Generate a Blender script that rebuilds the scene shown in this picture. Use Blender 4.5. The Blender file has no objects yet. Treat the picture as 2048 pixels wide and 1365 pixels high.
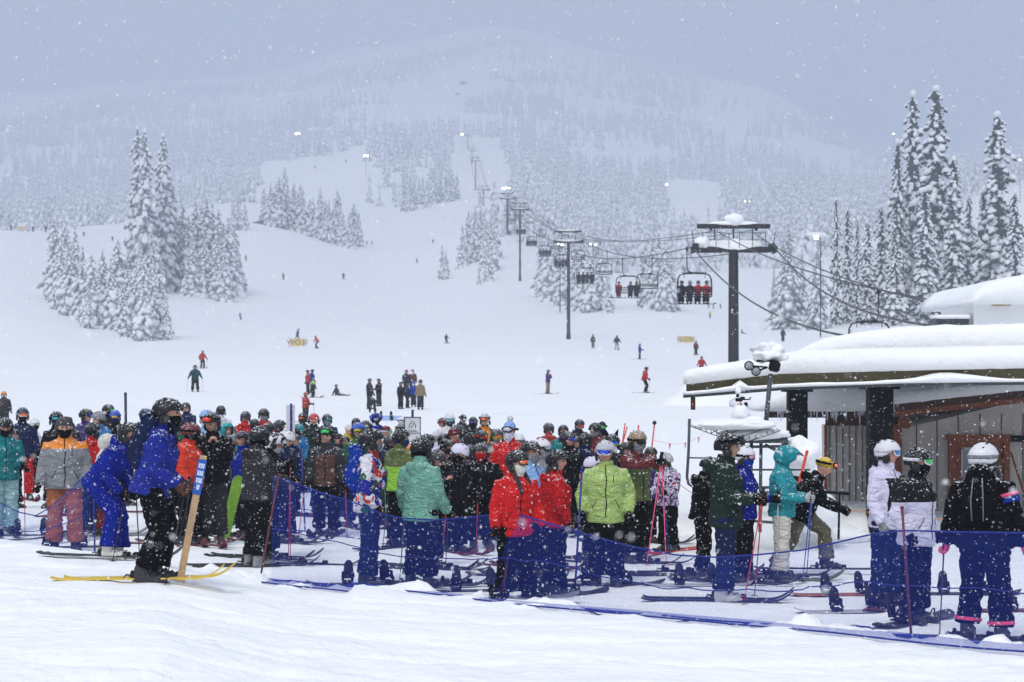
import bpy, bmesh, math, random
import numpy as np
from mathutils import Vector, Matrix, noise
from mathutils.bvhtree import BVHTree
R = math.radians
scn = bpy.context.scene
col = scn.collection

# ------------------------------------------------------------------ camera
CAMZ = 2.6; F = 4000.0; HOR = 745.0           # eye height, focal length in photo pixels, horizon row
cd = bpy.data.cameras.new("camera"); cam = bpy.data.objects.new("camera", cd); col.objects.link(cam)
cam.location = (0, 0, CAMZ); cam.rotation_euler = (R(90), 0, 0)
cd.sensor_width = 36; cd.lens = F/2048*36; cd.shift_y = (HOR-682.5)/2048
cd.clip_start = .5; cd.clip_end = 12000
cd.dof.use_dof = True; cd.dof.focus_distance = 24; cd.dof.aperture_fstop = 5.0
scn.camera = cam

# ------------------------------------------------------------------ sky, sun, exposure
SUN_EL, SUN_AZ = R(52), R(200)                # azimuth seen from above, clockwise from +Y
w = bpy.data.worlds.new("World"); scn.world = w; w.use_nodes = True
nt = w.node_tree; nt.nodes.clear()
sky = nt.nodes.new('ShaderNodeTexSky'); sky.sky_type = 'NISHITA'; sky.sun_disc = False
sky.sun_elevation = SUN_EL; sky.sun_rotation = SUN_AZ; sky.air_density = 1.6; sky.dust_density = 4
mx = nt.nodes.new('ShaderNodeMix'); mx.data_type = 'RGBA'; mx.inputs[0].default_value = .84
mx.inputs[7].default_value = (7.3, 7.9, 9.0, 1)   # the grey cloud deck
bg = nt.nodes.new('ShaderNodeBackground'); bg.inputs[1].default_value = .075
wo = nt.nodes.new('ShaderNodeOutputWorld')
nt.links.new(sky.outputs[0], mx.inputs[6]); nt.links.new(mx.outputs[2], bg.inputs[0]); nt.links.new(bg.outputs[0], wo.inputs[0])
sl = bpy.data.lights.new("sun", 'SUN'); sl.energy = 1.5; sl.angle = R(25); sl.color = (1, .97, .93)
so = bpy.data.objects.new("sun", sl); col.objects.link(so)
sd = Vector((math.sin(SUN_AZ)*math.cos(SUN_EL), math.cos(SUN_AZ)*math.cos(SUN_EL), math.sin(SUN_EL)))
so.rotation_euler = sd.to_track_quat('Z', 'Y').to_euler(); so.location = (0, 0, 500)
vs = scn.view_settings; vs.view_transform = 'Standard'; vs.look = 'None'; vs.gamma = 1; vs.exposure = 0.50
scn.cycles.use_denoising = True
scn.cycles.max_bounces = 6; scn.cycles.diffuse_bounces = 3; scn.cycles.glossy_bounces = 2
scn.cycles.transmission_bounces = 2; scn.cycles.transparent_max_bounces = 12; scn.cycles.volume_bounces = 2
HAZE = 0.00072

# ------------------------------------------------------------------ helpers
def tag(o, label=None, cat=None, group=None, kind=None):
    if label: o["label"] = label
    if cat: o["category"] = cat
    if group: o["group"] = group
    if kind: o["kind"] = kind
    return o
def empty(name, loc=(0, 0, 0), rz=0, sc=1):
    o = bpy.data.objects.new(name, None); col.objects.link(o)
    o.location = loc; o.rotation_euler = (0, 0, rz); o.scale = (sc,)*3; o.empty_display_size = .2
    return o
def link(name, me, parent=None, mats=None, mw=None):
    o = bpy.data.objects.new(name, me); col.objects.link(o)
    if parent: o.parent = parent
    if mw is not None: o.matrix_local = mw
    if mats:
        ms = mats if isinstance(mats, (list, tuple)) else [mats]
        while len(me.materials) < len(ms): me.materials.append(None)
        for i, m in enumerate(ms):
            o.material_slots[i].link = 'OBJECT'; o.material_slots[i].material = m
    return o
def dup(o, parent=None, **kw):
    c = o.copy(); col.objects.link(c)
    if parent: c.parent = parent
    for ch in o.children: dup(ch, c)
    return c
def PX(u, v, d): return Vector(((u-1024)/F*d, d, CAMZ+(HOR-v)/F*d))

_mc = {}
def mat(name, c, rough=.7, metal=0, bump=0, bs=40, emit=None, es=1, var=0, vscale=8, spec=.4, c2=None, sheen=0):
    key = name
    if key in _mc: return _mc[key]
    m = bpy.data.materials.new(name); m.use_nodes = True; n = m.node_tree; b = n.nodes['Principled BSDF']
    b.inputs['Base Color'].default_value = (*c, 1); b.inputs['Roughness'].default_value = rough
    b.inputs['Metallic'].default_value = metal; b.inputs['Specular IOR Level'].default_value = spec
    if sheen: b.inputs['Sheen Weight'].default_value = sheen
    if emit: b.inputs['Emission Color'].default_value = (*emit, 1); b.inputs['Emission Strength'].default_value = es
    if bump or var:
        tc = n.nodes.new('ShaderNodeTexCoord'); nz = n.nodes.new('ShaderNodeTexNoise')
        nz.inputs['Scale'].default_value = bs; nz.inputs['Detail'].default_value = 3
        n.links.new(tc.outputs['Object'], nz.inputs['Vector'])
        if bump:
            bp = n.nodes.new('ShaderNodeBump'); bp.inputs['Strength'].default_value = bump; bp.inputs['Distance'].default_value = .02
            n.links.new(nz.outputs[0], bp.inputs['Height']); n.links.new(bp.outputs[0], b.inputs['Normal'])
        if var:
            n2 = n.nodes.new('ShaderNodeTexNoise'); n2.inputs['Scale'].default_value = vscale; n2.inputs['Detail'].default_value = 4
            n.links.new(tc.outputs['Object'], n2.inputs['Vector'])
            mixn = n.nodes.new('ShaderNodeMix'); mixn.data_type = 'RGBA'
            mixn.inputs[6].default_value = (*[x*(1-var) for x in c], 1)
            mixn.inputs[7].default_value = (*(c2 if c2 else [min(1, x*(1+var)) for x in c]), 1)
            n.links.new(n2.outputs[0], mixn.inputs[0]); n.links.new(mixn.outputs[2], b.inputs['Base Color'])
    _mc[key] = m
    return m

def dust(m, thr=.675, amt=.8, scale=40):
    n = m.node_tree; b = n.nodes['Principled BSDF']; tc = n.nodes.new('ShaderNodeTexCoord'); ge = n.nodes.new('ShaderNodeNewGeometry'); sp = n.nodes.new('ShaderNodeSeparateXYZ'); n.links.new(ge.outputs['Normal'], sp.inputs[0])
    nz = n.nodes.new('ShaderNodeTexNoise'); nz.inputs['Scale'].default_value = scale; nz.inputs['Detail'].default_value = 4; n.links.new(tc.outputs['Object'], nz.inputs['Vector'])
    a = n.nodes.new('ShaderNodeMapRange'); a.inputs[1].default_value = -.2; a.inputs[2].default_value = .95; a.inputs[3].default_value = -.10; a.inputs[4].default_value = .15; n.links.new(sp.outputs[2], a.inputs[0])
    s = n.nodes.new('ShaderNodeMath'); s.operation = 'ADD'; n.links.new(nz.outputs[0], s.inputs[0]); n.links.new(a.outputs[0], s.inputs[1])
    r = n.nodes.new('ShaderNodeMapRange'); r.inputs[1].default_value = thr; r.inputs[2].default_value = thr+.07; r.inputs[4].default_value = amt; n.links.new(s.outputs[0], r.inputs[0])
    mx_ = n.nodes.new('ShaderNodeMix'); mx_.data_type = 'RGBA'; n.links.new(r.outputs[0], mx_.inputs[0]); mx_.inputs[7].default_value = (.82, .84, .87, 1)
    lk = b.inputs['Base Color'].links
    if lk: n.links.new(lk[0].from_socket, mx_.inputs[6])
    else: mx_.inputs[6].default_value = b.inputs['Base Color'].default_value
    n.links.new(mx_.outputs[2], b.inputs['Base Color']); return m
def snow_material(name, scales, c=(.87, .885, .90), strength=.5):
    m = bpy.data.materials.new(name); m.use_nodes = True; n = m.node_tree; b = n.nodes['Principled BSDF']
    b.inputs['Roughness'].default_value = .85; b.inputs['Specular IOR Level'].default_value = .15
    tc = n.nodes.new('ShaderNodeTexCoord'); prev = None
    for sc_, dist in scales:
        nz = n.nodes.new('ShaderNodeTexNoise'); nz.inputs['Scale'].default_value = sc_; nz.inputs['Detail'].default_value = 5
        nz.inputs['Roughness'].default_value = .6
        n.links.new(tc.outputs['Object'], nz.inputs['Vector'])
        bp = n.nodes.new('ShaderNodeBump'); bp.inputs['Strength'].default_value = strength; bp.inputs['Distance'].default_value = dist
        n.links.new(nz.outputs[0], bp.inputs['Height'])
        if prev: n.links.new(prev.outputs[0], bp.inputs['Normal'])
        prev = bp
    n.links.new(prev.outputs[0], b.inputs['Normal'])
    b.inputs['Base Color'].default_value = (*c, 1)
    return m
M_SNOW = snow_material('snow', [(.02, 3.0), (.25, .5), (1.6, .10), (6, .04), (22, .014)], strength=.65)
M_SNOWCAP = snow_material('snow_cap', [(1.2, .12), (5, .05), (24, .015)], strength=.6)
M_TSNOW = snow_material('tree_snow', [(1.5, .2)], c=(.84, .86, .885))
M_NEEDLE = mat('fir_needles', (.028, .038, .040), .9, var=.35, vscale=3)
M_BARK = mat('bark', (.06, .05, .045), .9, bump=.5, bs=20)

# ------------------------------------------------------------------ terrain
def far(d): return float(np.interp(d, [0, 600, 700, 850, 1000, 1200, 1450, 1800, 2300], [0, 600, 740, 1000, 1300, 1700, 2300, 3200, 4200]))   # how deep the upper hill lies
def ss(a, b, x): t = np.clip((x-a)/(b-a), 0, 1); return t*t*(3-2*t)
UC = np.array([-1400, 0, 250, 500, 750, 1000, 1250, 1500, 1750, 2048, 3450], float)
TV = {  # distance -> image row of the ground for the columns 0..2048
 260: [700, 705, 705, 703, 700, 696, 693, 680, 672],
 300: [660, 690, 690, 680, 680, 675, 670, 657, 652],
 350: [625, 655, 665, 655, 650, 640, 640, 635, 620],
 400: [590, 625, 645, 635, 620, 600, 615, 610, 590],
 480: [530, 575, 598, 600, 560, 575, 580, 570, 520],
 600: [462, 500, 512, 550, 455, 540, 520, 500, 430],
 740: [472, 452, 440, 486, 438, 500, 470, 460, 385],
 1000: [455, 440, 402, 400, 372, 430, 430, 420, 352],
 1300:[400, 400, 360, 292, 325, 370, 395, 395, 345],
 1700:[340, 340, 310, 282, 265, 310, 345, 365, 365],
 2300:[275, 270, 260, 210, 190, 220, 255, 320, 345],
 3200:[215, 200, 190, 140, 105, 130, 175, 300, 345],
 4200:[185, 170, 150, 90, 52, 110, 165, 300, 345]}
DK = np.array([0, 60, 75, 100, 130, 160, 190, 225]+sorted(TV), float)
ZK = np.zeros((len(DK), len(UC)))
for i, z in enumerate([0, 0, .15, .5, 1.05, 1.75, 2.8, 4.3]): ZK[i] = z
for i, d in enumerate(sorted(TV)):
    r = TV[d]; r = [r[0]*1.02]+r+[r[-1]*1.03]
    ZK[8+i] = [CAMZ+(HOR-v)*d/F for v in r]
def interp_u(row, u):
    j = np.clip(np.searchsorted(UC, u)-1, 0, len(UC)-2); t = np.clip((u-UC[j])/(UC[j+1]-UC[j]), 0, 1); t = t*t*(3-2*t)*.6+t*.4
    return row[j]*(1-t)+row[j+1]*t
# net line (front edge of the queue)
NETL = np.array([(4.95, 18.9), (4.3, 19.3), (3.8, 19.7), (2.0, 20.9), (-.13, 22.4), (-3.1, 24.9), (-6.8, 29.3), (-16, 40.0)])
def net_s(x, y):
    """distance behind (+) or in front (-) of the net line, measured along y"""
    yl = np.interp(x, NETL[::-1, 0], NETL[::-1, 1]); yl = np.where(x > 4.95, 18.9-(x-4.95)*.55, yl)
    return y-yl
def _n(x, y, s, seed=0):
    return noise.noise(Vector((x*s+seed*13.1, y*s-seed*7.7, seed*3.3)))
def gz(x, y, fine=True):
    """ground height (scalar)"""
    d = max(y, .5); u = x/d*F+1024; uu = min(max(u, -1400), 3450)
    ld = d
    z0 = 0.0
    j = int(np.searchsorted(DK, ld)-1); j = min(max(j, 0), len(DK)-2)
    t = min(max((ld-DK[j])/(DK[j+1]-DK[j]), 0), 1)
    a = _row(j, uu); b = _row(j+1, uu)
    # catmull-rom along the distance for a smooth hill
    if 0 < j < len(DK)-2:
        h = DK[j+1]-DK[j]; p0 = _row(j-1, uu); p3 = _row(j+2, uu)
        m1 = (b-p0)/(DK[j+1]-DK[j-1])*h; m2 = (p3-a)/(DK[j+2]-DK[j])*h
        if (b-a)*m1 < 0: m1 = 0
        if (b-a)*m2 < 0: m2 = 0
        t2, t3 = t*t, t*t*t
        z = (2*t3-3*t2+1)*a+(t3-2*t2+t)*m1+(-2*t3+3*t2)*b+(t3-t2)*m2
    else: z = a+(b-a)*t
    if d < 90:
        s = float(net_s(x, y))
        un = min(max(u, -600), 2500)
        bh = float(np.interp(un, [0, 320, 560, 1000, 2048], [.5, .5, .3, .16, .10]))
        ramp = float(ss(0.15, -4.2, s)) if un < 700 else float(ss(.1, -2.0, s))
        z += bh*ramp
        if s > 0 and un < 520: z += .12*float(ss(520, 200, un))*float(ss(0, 3, s))*float(ss(45, 32, y))
        if fine and y < 60:
            lump = math.exp(-((s+.75)/.55)**2)
            z += lump*max(0, .05+.20*_n(x, y, 1.0, 1)+.16*_n(x, y, 3.1, 2)+.07*_n(x, y, 8, 11))*(.4 if un < 420 else 1)
            k = 1 if s < -.4 else .25
            if s > -.2 and y < 36: z += .016*_n(x, y, 2.3, 21)+.014*_n(x, y, 6, 22)
            if s < -.2 and y < 24: z += .018*max(0, _n(x, y, 3.4, 23)-.1)*2
            if y < 26 and s < -.2: z -= .034*max(0, 1-abs(((y-.16*x+.35*math.sin(x*.21)) % 1.35)-.5)/.14)+.028*max(0, 1-abs(((y+.30*x+.5*math.sin(x*.33+1)) % 2.1)-.9)/.13)
            z += k*(.05*_n(x, y, .35, 3)+.022*_n(x, y, 1.7, 4)+.012*_n(x, y, 5, 5))
    elif fine:
        k = min(1, (d-90)/300)
        z += k*(1.2*_n(x, y, .012, 6)+.35*_n(x, y, .05, 7))
        if d > 700: z += min(1, (d-700)/500)*(9*_n(x, y, .008, 8)+4*_n(x, y, .025, 9))
    return z
_rc = {}
def _row(j, u):
    row = ZK[j]; k = int(np.searchsorted(UC, u)-1); k = min(max(k, 0), len(UC)-2)
    t = (u-UC[k])/(UC[k+1]-UC[k]); t = t*t*(3-2*t)*.6+t*.4
    return row[k]*(1-t)+row[k+1]*t
def terrain(name, ds, us, parentkind, m):
    V = [(( (u-1024)/F*d), d, gz((u-1024)/F*d, d)) for d in ds for u in us]
    nu = len(us)
    Fc = [(i*nu+j, i*nu+j+1, (i+1)*nu+j+1, (i+1)*nu+j) for i in range(len(ds)-1) for j in range(nu-1)]
    me = bpy.data.meshes.new(name); me.from_pydata(V, [], Fc); me.polygons.foreach_set('use_smooth', [True]*len(Fc))
    me.materials.append(m); o = link(name, me); tag(o, kind='structure'); return o
us = list(np.concatenate([np.arange(-1400, -100, 60), np.arange(-100, 2150, 18), np.arange(2150, 3460, 60)]))
dn = [1.5, 4, 7, 10]+list(np.arange(11.5, 26, .075))+list(np.arange(26, 32, .12))
dm = list(31.88*(600/31.88)**(np.arange(0, 151)/150))
dh = list(dm[-1]*(4260/dm[-1])**(np.arange(0, 151)/150))
terrain('ground', dn+dm[1:], us, 0, M_SNOW)
terrain('hills', dh, us, 0, M_SNOW)
me = bpy.data.meshes.new('snow_field'); me.from_pydata([(-220, -150, -.3), (220, -150, -.3), (220, 30, -.3), (-220, 30, -.3)], [], [(0, 1, 2, 3)])
me.materials.append(M_SNOW); tag(link('snow_field', me), kind='structure')
# ------------------------------------------------------------------ snow-laden firs
def ico(sub):
    bm = bmesh.new(); bmesh.ops.create_icosphere(bm, subdivisions=sub, radius=1)
    v = np.array([p.co[:] for p in bm.verts]); f = np.array([[q.index for q in p.verts] for p in bm.faces]); bm.free()
    return v, f
ICO = {1: ico(1), 2: ico(2), 3: ico(3)}
OCT = (np.array([(1, 0, 0), (0, 1, 0), (-1, 0, 0), (0, -1, 0), (0, 0, 1), (0, 0, -1)], float),
       np.array([(0, 1, 4), (1, 2, 4), (2, 3, 4), (3, 0, 4), (1, 0, 5), (2, 1, 5), (3, 2, 5), (0, 3, 5)]))
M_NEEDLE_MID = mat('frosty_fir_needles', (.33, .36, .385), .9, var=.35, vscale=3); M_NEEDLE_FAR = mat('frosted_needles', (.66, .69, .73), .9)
class Soup:
    def __init__(s): s.v = []; s.f = []; s.m = []; s.n = 0
    def add(s, v, f, m=0): s.v.append(v); s.f.append(f+s.n); s.m.append(np.full(len(f), m)); s.n += len(v)
    def mesh(s, name, mats, smooth=True):
        V = np.concatenate(s.v).astype(np.float32); Fa = np.concatenate(s.f).astype(np.int32); M = np.concatenate(s.m).astype(np.int32)
        me = bpy.data.meshes.new(name); me.vertices.add(len(V)); me.vertices.foreach_set('co', V.ravel())
        me.loops.add(Fa.size); me.loops.foreach_set('vertex_index', Fa.ravel())
        me.polygons.add(len(Fa)); me.polygons.foreach_set('loop_start', np.arange(0, Fa.size, 3, dtype=np.int32))
        for m in mats: me.materials.append(m)
        me.polygons.foreach_set('material_index', M); me.polygons.foreach_set('use_smooth', np.full(len(Fa), smooth))
        me.update(); me.validate(); return me
def pad(rs, tpl, c, dirv, size, jit):
    """a lumpy pillow: c centre, dirv long axis, size (long, wide, thick)"""
    v, f = tpl
    X = dirv/np.linalg.norm(dirv); Y = np.cross((0, 0, 1.0), X); ny = np.linalg.norm(Y); Y = Y/ny if ny > 1e-3 else np.array((0, 1., 0)); Z = np.cross(X, Y)
    p = v*(1+rs.uniform(-jit, jit, (len(v), 1)))
    p = p*np.array(size); p[:, 0] += 0
    return c+p[:, :1]*X+p[:, 1:2]*Y+p[:, 2:3]*Z, f
def fir_parts(seed, H, Rb, L, nb, segs, tsub, nsub, snow=1.0, power=.7, dark=1.0, blunt=.05):
    """unit builder: snow soup and needle soup of one fir"""
    rs = np.random.RandomState(seed); S = Soup(); N = Soup(); ts = ICO.get(tsub, OCT) if tsub else OCT; tn = ICO.get(nsub, OCT) if nsub else OCT
    for i in range(L):
        t = (i+rs.uniform(0, .6))/L; z0 = H*(.03+.955*t)
        r = Rb*max(blunt, (1-t)**power)*rs.uniform(.72, 1.12)*(1 if t > .12 else .8+t*1.6)
        n = max(3, int(round(nb*(1-t*.5))))
        a0 = rs.uniform(0, 6.28)
        for k in range(n):
            a = a0+6.283*k/n+rs.uniform(-.35, .35); rr = r*rs.uniform(.62, 1.12); out = np.array((math.cos(a), math.sin(a), 0))
            if rs.rand() < .07: continue
            for q in range(segs):
                s = (q+.9)/segs
                drop = rr*(.25*s+.55*s*s)*rs.uniform(.8, 1.25)
                c = out*rr*s*.9+np.array((rs.uniform(-.05, .05)*r, rs.uniform(-.05, .05)*r, z0-drop))
                d = out*1.0+np.array((0, 0, -.35-1.1*s*rs.uniform(.7, 1.3)))
                lng = max(.13*H/30, rr/segs*.78); wd = lng*rs.uniform(.55, .9); th = lng*rs.uniform(.34, .55)*snow
                v, f = pad(rs, ts, c, d, (lng, wd, th), .26); S.add(v, f)
                v, f = pad(rs, tn, c+np.array((0, 0, -th*.8))+out*lng*.02, d, (lng*1.0*dark, wd*1.02*dark, th*.85), .55); N.add(v, f)
        # dark inside of the crown
        v, f = pad(rs, tn, np.array((0, 0, z0-.3*r)), np.array((1., 0, .01)), (r*.45, r*.45, H/L*.8), .3); N.add(v, f)
    v, f = pad(rs, ts, np.array((0, 0, H*.985)), np.array((.1, 0, 1.)), (H*.016, H*.014, H*.012), .2); S.add(v, f)
    return S, N
def trunk_mesh(name, H, r):
    V = []; Fc = []; n = 8; L = 7
    for i in range(L+1):
        t = i/L; z = H*.97*t-.8; rr = r*(1-t)**.8+.015
        for k in range(n):
            a = 6.283*k/n; q = rr*(1+.12*_n(k*3.1, i*2.2, 1)); V.append((math.cos(a)*q+.08*math.sin(t*5)*r, math.sin(a)*q, z))
    for i in range(L):
        for k in range(n): Fc.append((i*n+k, i*n+(k+1) % n, (i+1)*n+(k+1) % n, (i+1)*n+k))
    me = bpy.data.meshes.new(name); me.from_pydata(V, [], Fc); me.materials.append(M_BARK); return me
def make_fir(seed, H, Rb, L, nb, segs, tsub, nsub, nm=None, **kw):
    S, N = fir_parts(seed, H, Rb, L, nb, segs, tsub, nsub, **kw)
    return dict(H=H, t=trunk_mesh('trunk', H, H*.012+.05), c=N.mesh('crown', [nm or M_NEEDLE], False), s=S.mesh('snow_load', [M_TSNOW]))
NEAR = [make_fir(11, 30, 3.0, 31, 5, 3, 2, 1, power=.34, snow=1.6, blunt=.40), make_fir(12, 30, 2.7, 33, 5, 3, 2, 1, power=.30, snow=1.6, blunt=.42), make_fir(13, 30, 3.4, 30, 6, 3, 2, 1, power=.42, snow=1.5, blunt=.34)]
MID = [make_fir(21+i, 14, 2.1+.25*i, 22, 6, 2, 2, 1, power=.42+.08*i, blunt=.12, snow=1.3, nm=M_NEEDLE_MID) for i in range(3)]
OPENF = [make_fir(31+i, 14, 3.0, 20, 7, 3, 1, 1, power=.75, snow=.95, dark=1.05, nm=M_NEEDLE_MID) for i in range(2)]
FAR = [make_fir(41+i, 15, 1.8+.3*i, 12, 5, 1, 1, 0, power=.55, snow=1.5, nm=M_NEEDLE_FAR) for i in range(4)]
def tree(proto, x, y, H, label, group, rnd, wide=1.0, sink=.3):
    s = H/proto['H']; o = empty('snowy_fir', (x, y, gz(x, y)-sink), rnd.uniform(0, 6.28)); o.scale = (s*wide, s*wide, s)
    tag(o, label, 'tree', group)
    link('trunk', proto['t'], o); link('crown', proto['c'], o); link('snow_load', proto['s'], o)
    return o
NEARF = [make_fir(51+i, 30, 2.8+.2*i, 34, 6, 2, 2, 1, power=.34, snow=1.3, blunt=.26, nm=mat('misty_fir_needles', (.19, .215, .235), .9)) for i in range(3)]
rnd = random.Random(5)
def UD(u, d): return ((u-1024)/F*d, d)
# big firs on the right: u, d, H, proto, width, label
BIG = [(1872, 335, 39.5, 0, 1.25, 'tallest snow-laden fir of the group on the right, thick white pads over dark needles'),
 (1826, 345, 39.5, 1, 1.0, 'tall narrow snowy fir directly left of the tallest one on the right'),
 (1795, 338, 31, 2, .85, 'snowy fir with a pointed dark top left of the two tallest on the right'),
 (1908, 322, 27, 0, 1.15, 'full snowy fir in front of and right of the tallest one, above the roof snow'),
 (1850, 318, 22, 2, 1.2, 'broad snowy fir at the foot of the tallest one on the right'),
 (1995, 325, 34, 1, 1.35, 'lone tall snow-laden fir at the right edge, column shaped'),
 (2030, 318, 21, 2, 1.2, 'shorter snowy fir cut by the right edge in front of the lone tall one'),
 (1968, 330, 22, 0, 1.1, 'slim snowy fir left of the lone tall one at the right edge'),
 (1938, 345, 21, 2, 1.0, 'grey snowy fir in the gap between the tallest fir and the lone right one'),
 (1762, 340, 20, 1, 1.1, 'mid-height snowy fir above the station chair on the right'),
 (1735, 322, 17, 0, 1.1, 'rounded snowy fir left of the big right-hand group'),
 (1790, 312, 16, 2, 1.1, 'low full snowy fir under the pointed one, behind the ropes'),
 (1695, 330, 19.5, 1, .85, 'slender snowy fir with a bare dark tip, right of the bright floodlight'),
 (1672, 322, 21, 0, .62, 'very thin spire-like snowy fir beside the slender one on the right'),
 (1715, 345, 18, 2, .8, 'small snowy fir half hidden behind the slender ones on the right')]
for u, d, H, p, wd, lab in BIG:
    x, y = UD(u, d); tree(NEAR[p], x, y, H, lab, 'big snow-laden firs on the right', rnd, wd)
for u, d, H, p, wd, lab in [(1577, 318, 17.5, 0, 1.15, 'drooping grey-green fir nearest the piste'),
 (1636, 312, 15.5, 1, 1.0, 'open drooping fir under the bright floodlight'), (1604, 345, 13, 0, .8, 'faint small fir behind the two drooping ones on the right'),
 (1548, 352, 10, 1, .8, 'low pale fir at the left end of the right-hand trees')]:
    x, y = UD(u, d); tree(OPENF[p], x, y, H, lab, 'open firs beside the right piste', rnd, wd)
# the two islands of firs on the left (u, base row guess by distance, H)
LG = [(108, 400, 17, 'leftmost tall fir of the lower left clump'), (128, 388, 19, 'pointed tall fir second from the left in the lower left clump'),
 (150, 395, 16.5, 'tall fir with a dark right side in the lower left clump'), (122, 370, 14, 'fir in front of the two tall ones, left end of the lower left clump'),
 (140, 355, 13, 'full white fir low in the left part of the lower left clump'), (165, 348, 13.5, 'fir with ragged top left of the middle of the lower left clump'),
 (183, 340, 12.5, 'round-shouldered fir near the middle of the lower left clump'), (205, 345, 13.5, 'dense fir in the middle of the lower left clump'),
 (222, 332, 12.5, 'snow-heavy fir just right of the middle of the lower left clump'), (236, 345, 15.5, 'thin spire rising from the right half of the lower left clump'),
 (256, 335, 11.5, 'stocky fir between the spire and the right end of the lower left clump'), (272, 322, 12.5, 'wide fir with drooping skirt near the right end of the lower left clump'),
 (288, 308, 13, 'nearest fir of the lower left clump, broad and low on the slope'), (303, 315, 12, 'slim fir behind the nearest one of the lower left clump'),
 (318, 318, 13.5, 'leaning-topped fir at the right end of the lower left clump'), (331, 312, 7.5, 'small last fir at the right end of the lower left clump'),
 (176, 330, 8, 'small fir at the front edge left of the lower left clump'), (245, 318, 9.5, 'low fir along the front edge of the lower left clump')]
for i, (u, d, H, lab) in enumerate(LG):
    x, y = UD(u, d); tree(MID[i % 3], x, y, H, lab, 'firs of the lower left clump', rnd, rnd.uniform(.9, 1.1))
UG = [(275, 470, 33, 0, 'giant fir at the left of the tallest trio on the left'), (290, 455, 32.5, 1, 'middle giant fir of the tallest trio on the left, dark green showing'),
 (326, 465, 32, 2, 'right giant fir of the tallest trio on the left, forked looking top'), (262, 470, 15, 0, 'shorter fir at the foot of the giant trio, far left'),
 (305, 440, 17, 1, 'fir filling the gap under the giant trio'), (280, 445, 14, 2, 'low fir in front of the left giant'), (345, 470, 26, 1, 'pale thin fir right of the giant trio')]
for u, d, H, p, lab in UG:
    x, y = UD(u, d+12); tree(NEARF[p], x, y, H*(1.19 if H > 30 else 1), lab, 'giant firs on the left', rnd, .85 if H < 28 else .92)
UG2 = [(318, 425, 14.5), (335, 420, 17), (352, 425, 18.5), (366, 430, 19), (378, 420, 17), (391, 425, 20), (403, 435, 19), (414, 425, 21), (425, 435, 19.5), (437, 425, 18.5), (447, 420, 16), (456, 418, 17.5), (468, 422, 15), (477, 425, 10), (384, 408, 13), (431, 410, 13.5), (449, 404, 11.5), (408, 410, 14)]
UL = ['first fir from the left', 'second fir from the left', 'third fir from the left', 'fourth fir from the left', 'fifth fir from the left', 'tall dark-gapped fir left of the middle', 'fir at the very middle', 'tallest sharp-topped fir', 'fir just right of the tallest', 'sixth fir from the right', 'fifth fir from the right', 'fourth fir from the right', 'third fir from the right', 'small last fir on the right', 'low front fir left of the middle', 'low front fir right of the middle', 'lowest bushy front fir near the right end', 'front fir below the tallest']
for i, (u, d, H) in enumerate(UG2):
    x, y = UD(u, d+62); tree(MID[i % 3], x, y, H*1.12, UL[i]+' in the row right of the giant trio', 'row of firs right of the giant trio', rnd, 1.12)
# small separate clumps farther up
def clump(pts, where, group, protos, wide=1.0):
    n = len(pts); names = ['leftmost', 'second from the left', 'third from the left', 'fourth from the left', 'fifth from the left', 'sixth from the left', 'seventh from the left', 'eighth from the left', 'ninth from the left', 'tenth from the left', 'eleventh from the left', 'twelfth from the left', 'thirteenth from the left', 'fourteenth from the left', 'fifteenth from the left', 'sixteenth from the left', 'seventeenth from the left', 'eighteenth from the left', 'nineteenth from the left', 'twentieth from the left']
    for i, (u, d, H) in enumerate(sorted(pts)):
        nm = 'rightmost' if i == n-1 else names[min(i, 19)]
        x, y = UD(u, far(d)); tree(protos[i % len(protos)], x, y, H*far(d)/d, f'hazy fir, {nm} {where}', group, rnd, wide)
rc = random.Random(9)
clump([(466, 660, 11), (478, 665, 13), (490, 660, 10)], 'of the three beside the giant trio', 'three hazy firs mid-slope', MID)
clump([(u+rc.uniform(-4, 4), 700-(u-525)*.12+rc.uniform(-12, 12), rc.uniform(12, 19)*(1.25 if 555 < u < 580 else 1)) for u in range(528, 720, 10)], 'in the long mid-slope row', 'long row of hazy firs mid-slope', MID)
clump([(884, 505, 9), (892, 500, 8), (925, 520, 12), (937, 530, 14), (950, 525, 15), (962, 535, 14), (972, 500, 14), (985, 500, 15.5), (990, 520, 15), (976, 480, 11), (958, 475, 5)], 'left of the third lift tower', 'hazy firs left of the third lift tower', MID, .8)
clump([(1082, 440, 13), (1097, 425, 15), (1112, 430, 14), (1122, 410, 15), (1152, 395, 14), (1168, 390, 15), (1180, 380, 12), (1205, 385, 13), (1216, 372, 8)], 'behind the second lift tower', 'hazy firs behind the second lift tower', MID)
clump([(1290, 395, 13), (1305, 390, 14.5), (1318, 385, 15.5), (1332, 380, 14), (1342, 388, 12)], 'between the second tower and the main tower', 'hazy firs left of the main lift tower', MID)
clump([(808+i*9+rc.uniform(-3, 3), 820+rc.uniform(-20, 20), rc.uniform(11, 16)) for i in range(13)], 'along the lower rim of the central wood', 'rim of the central wood', MID, .9)
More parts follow.
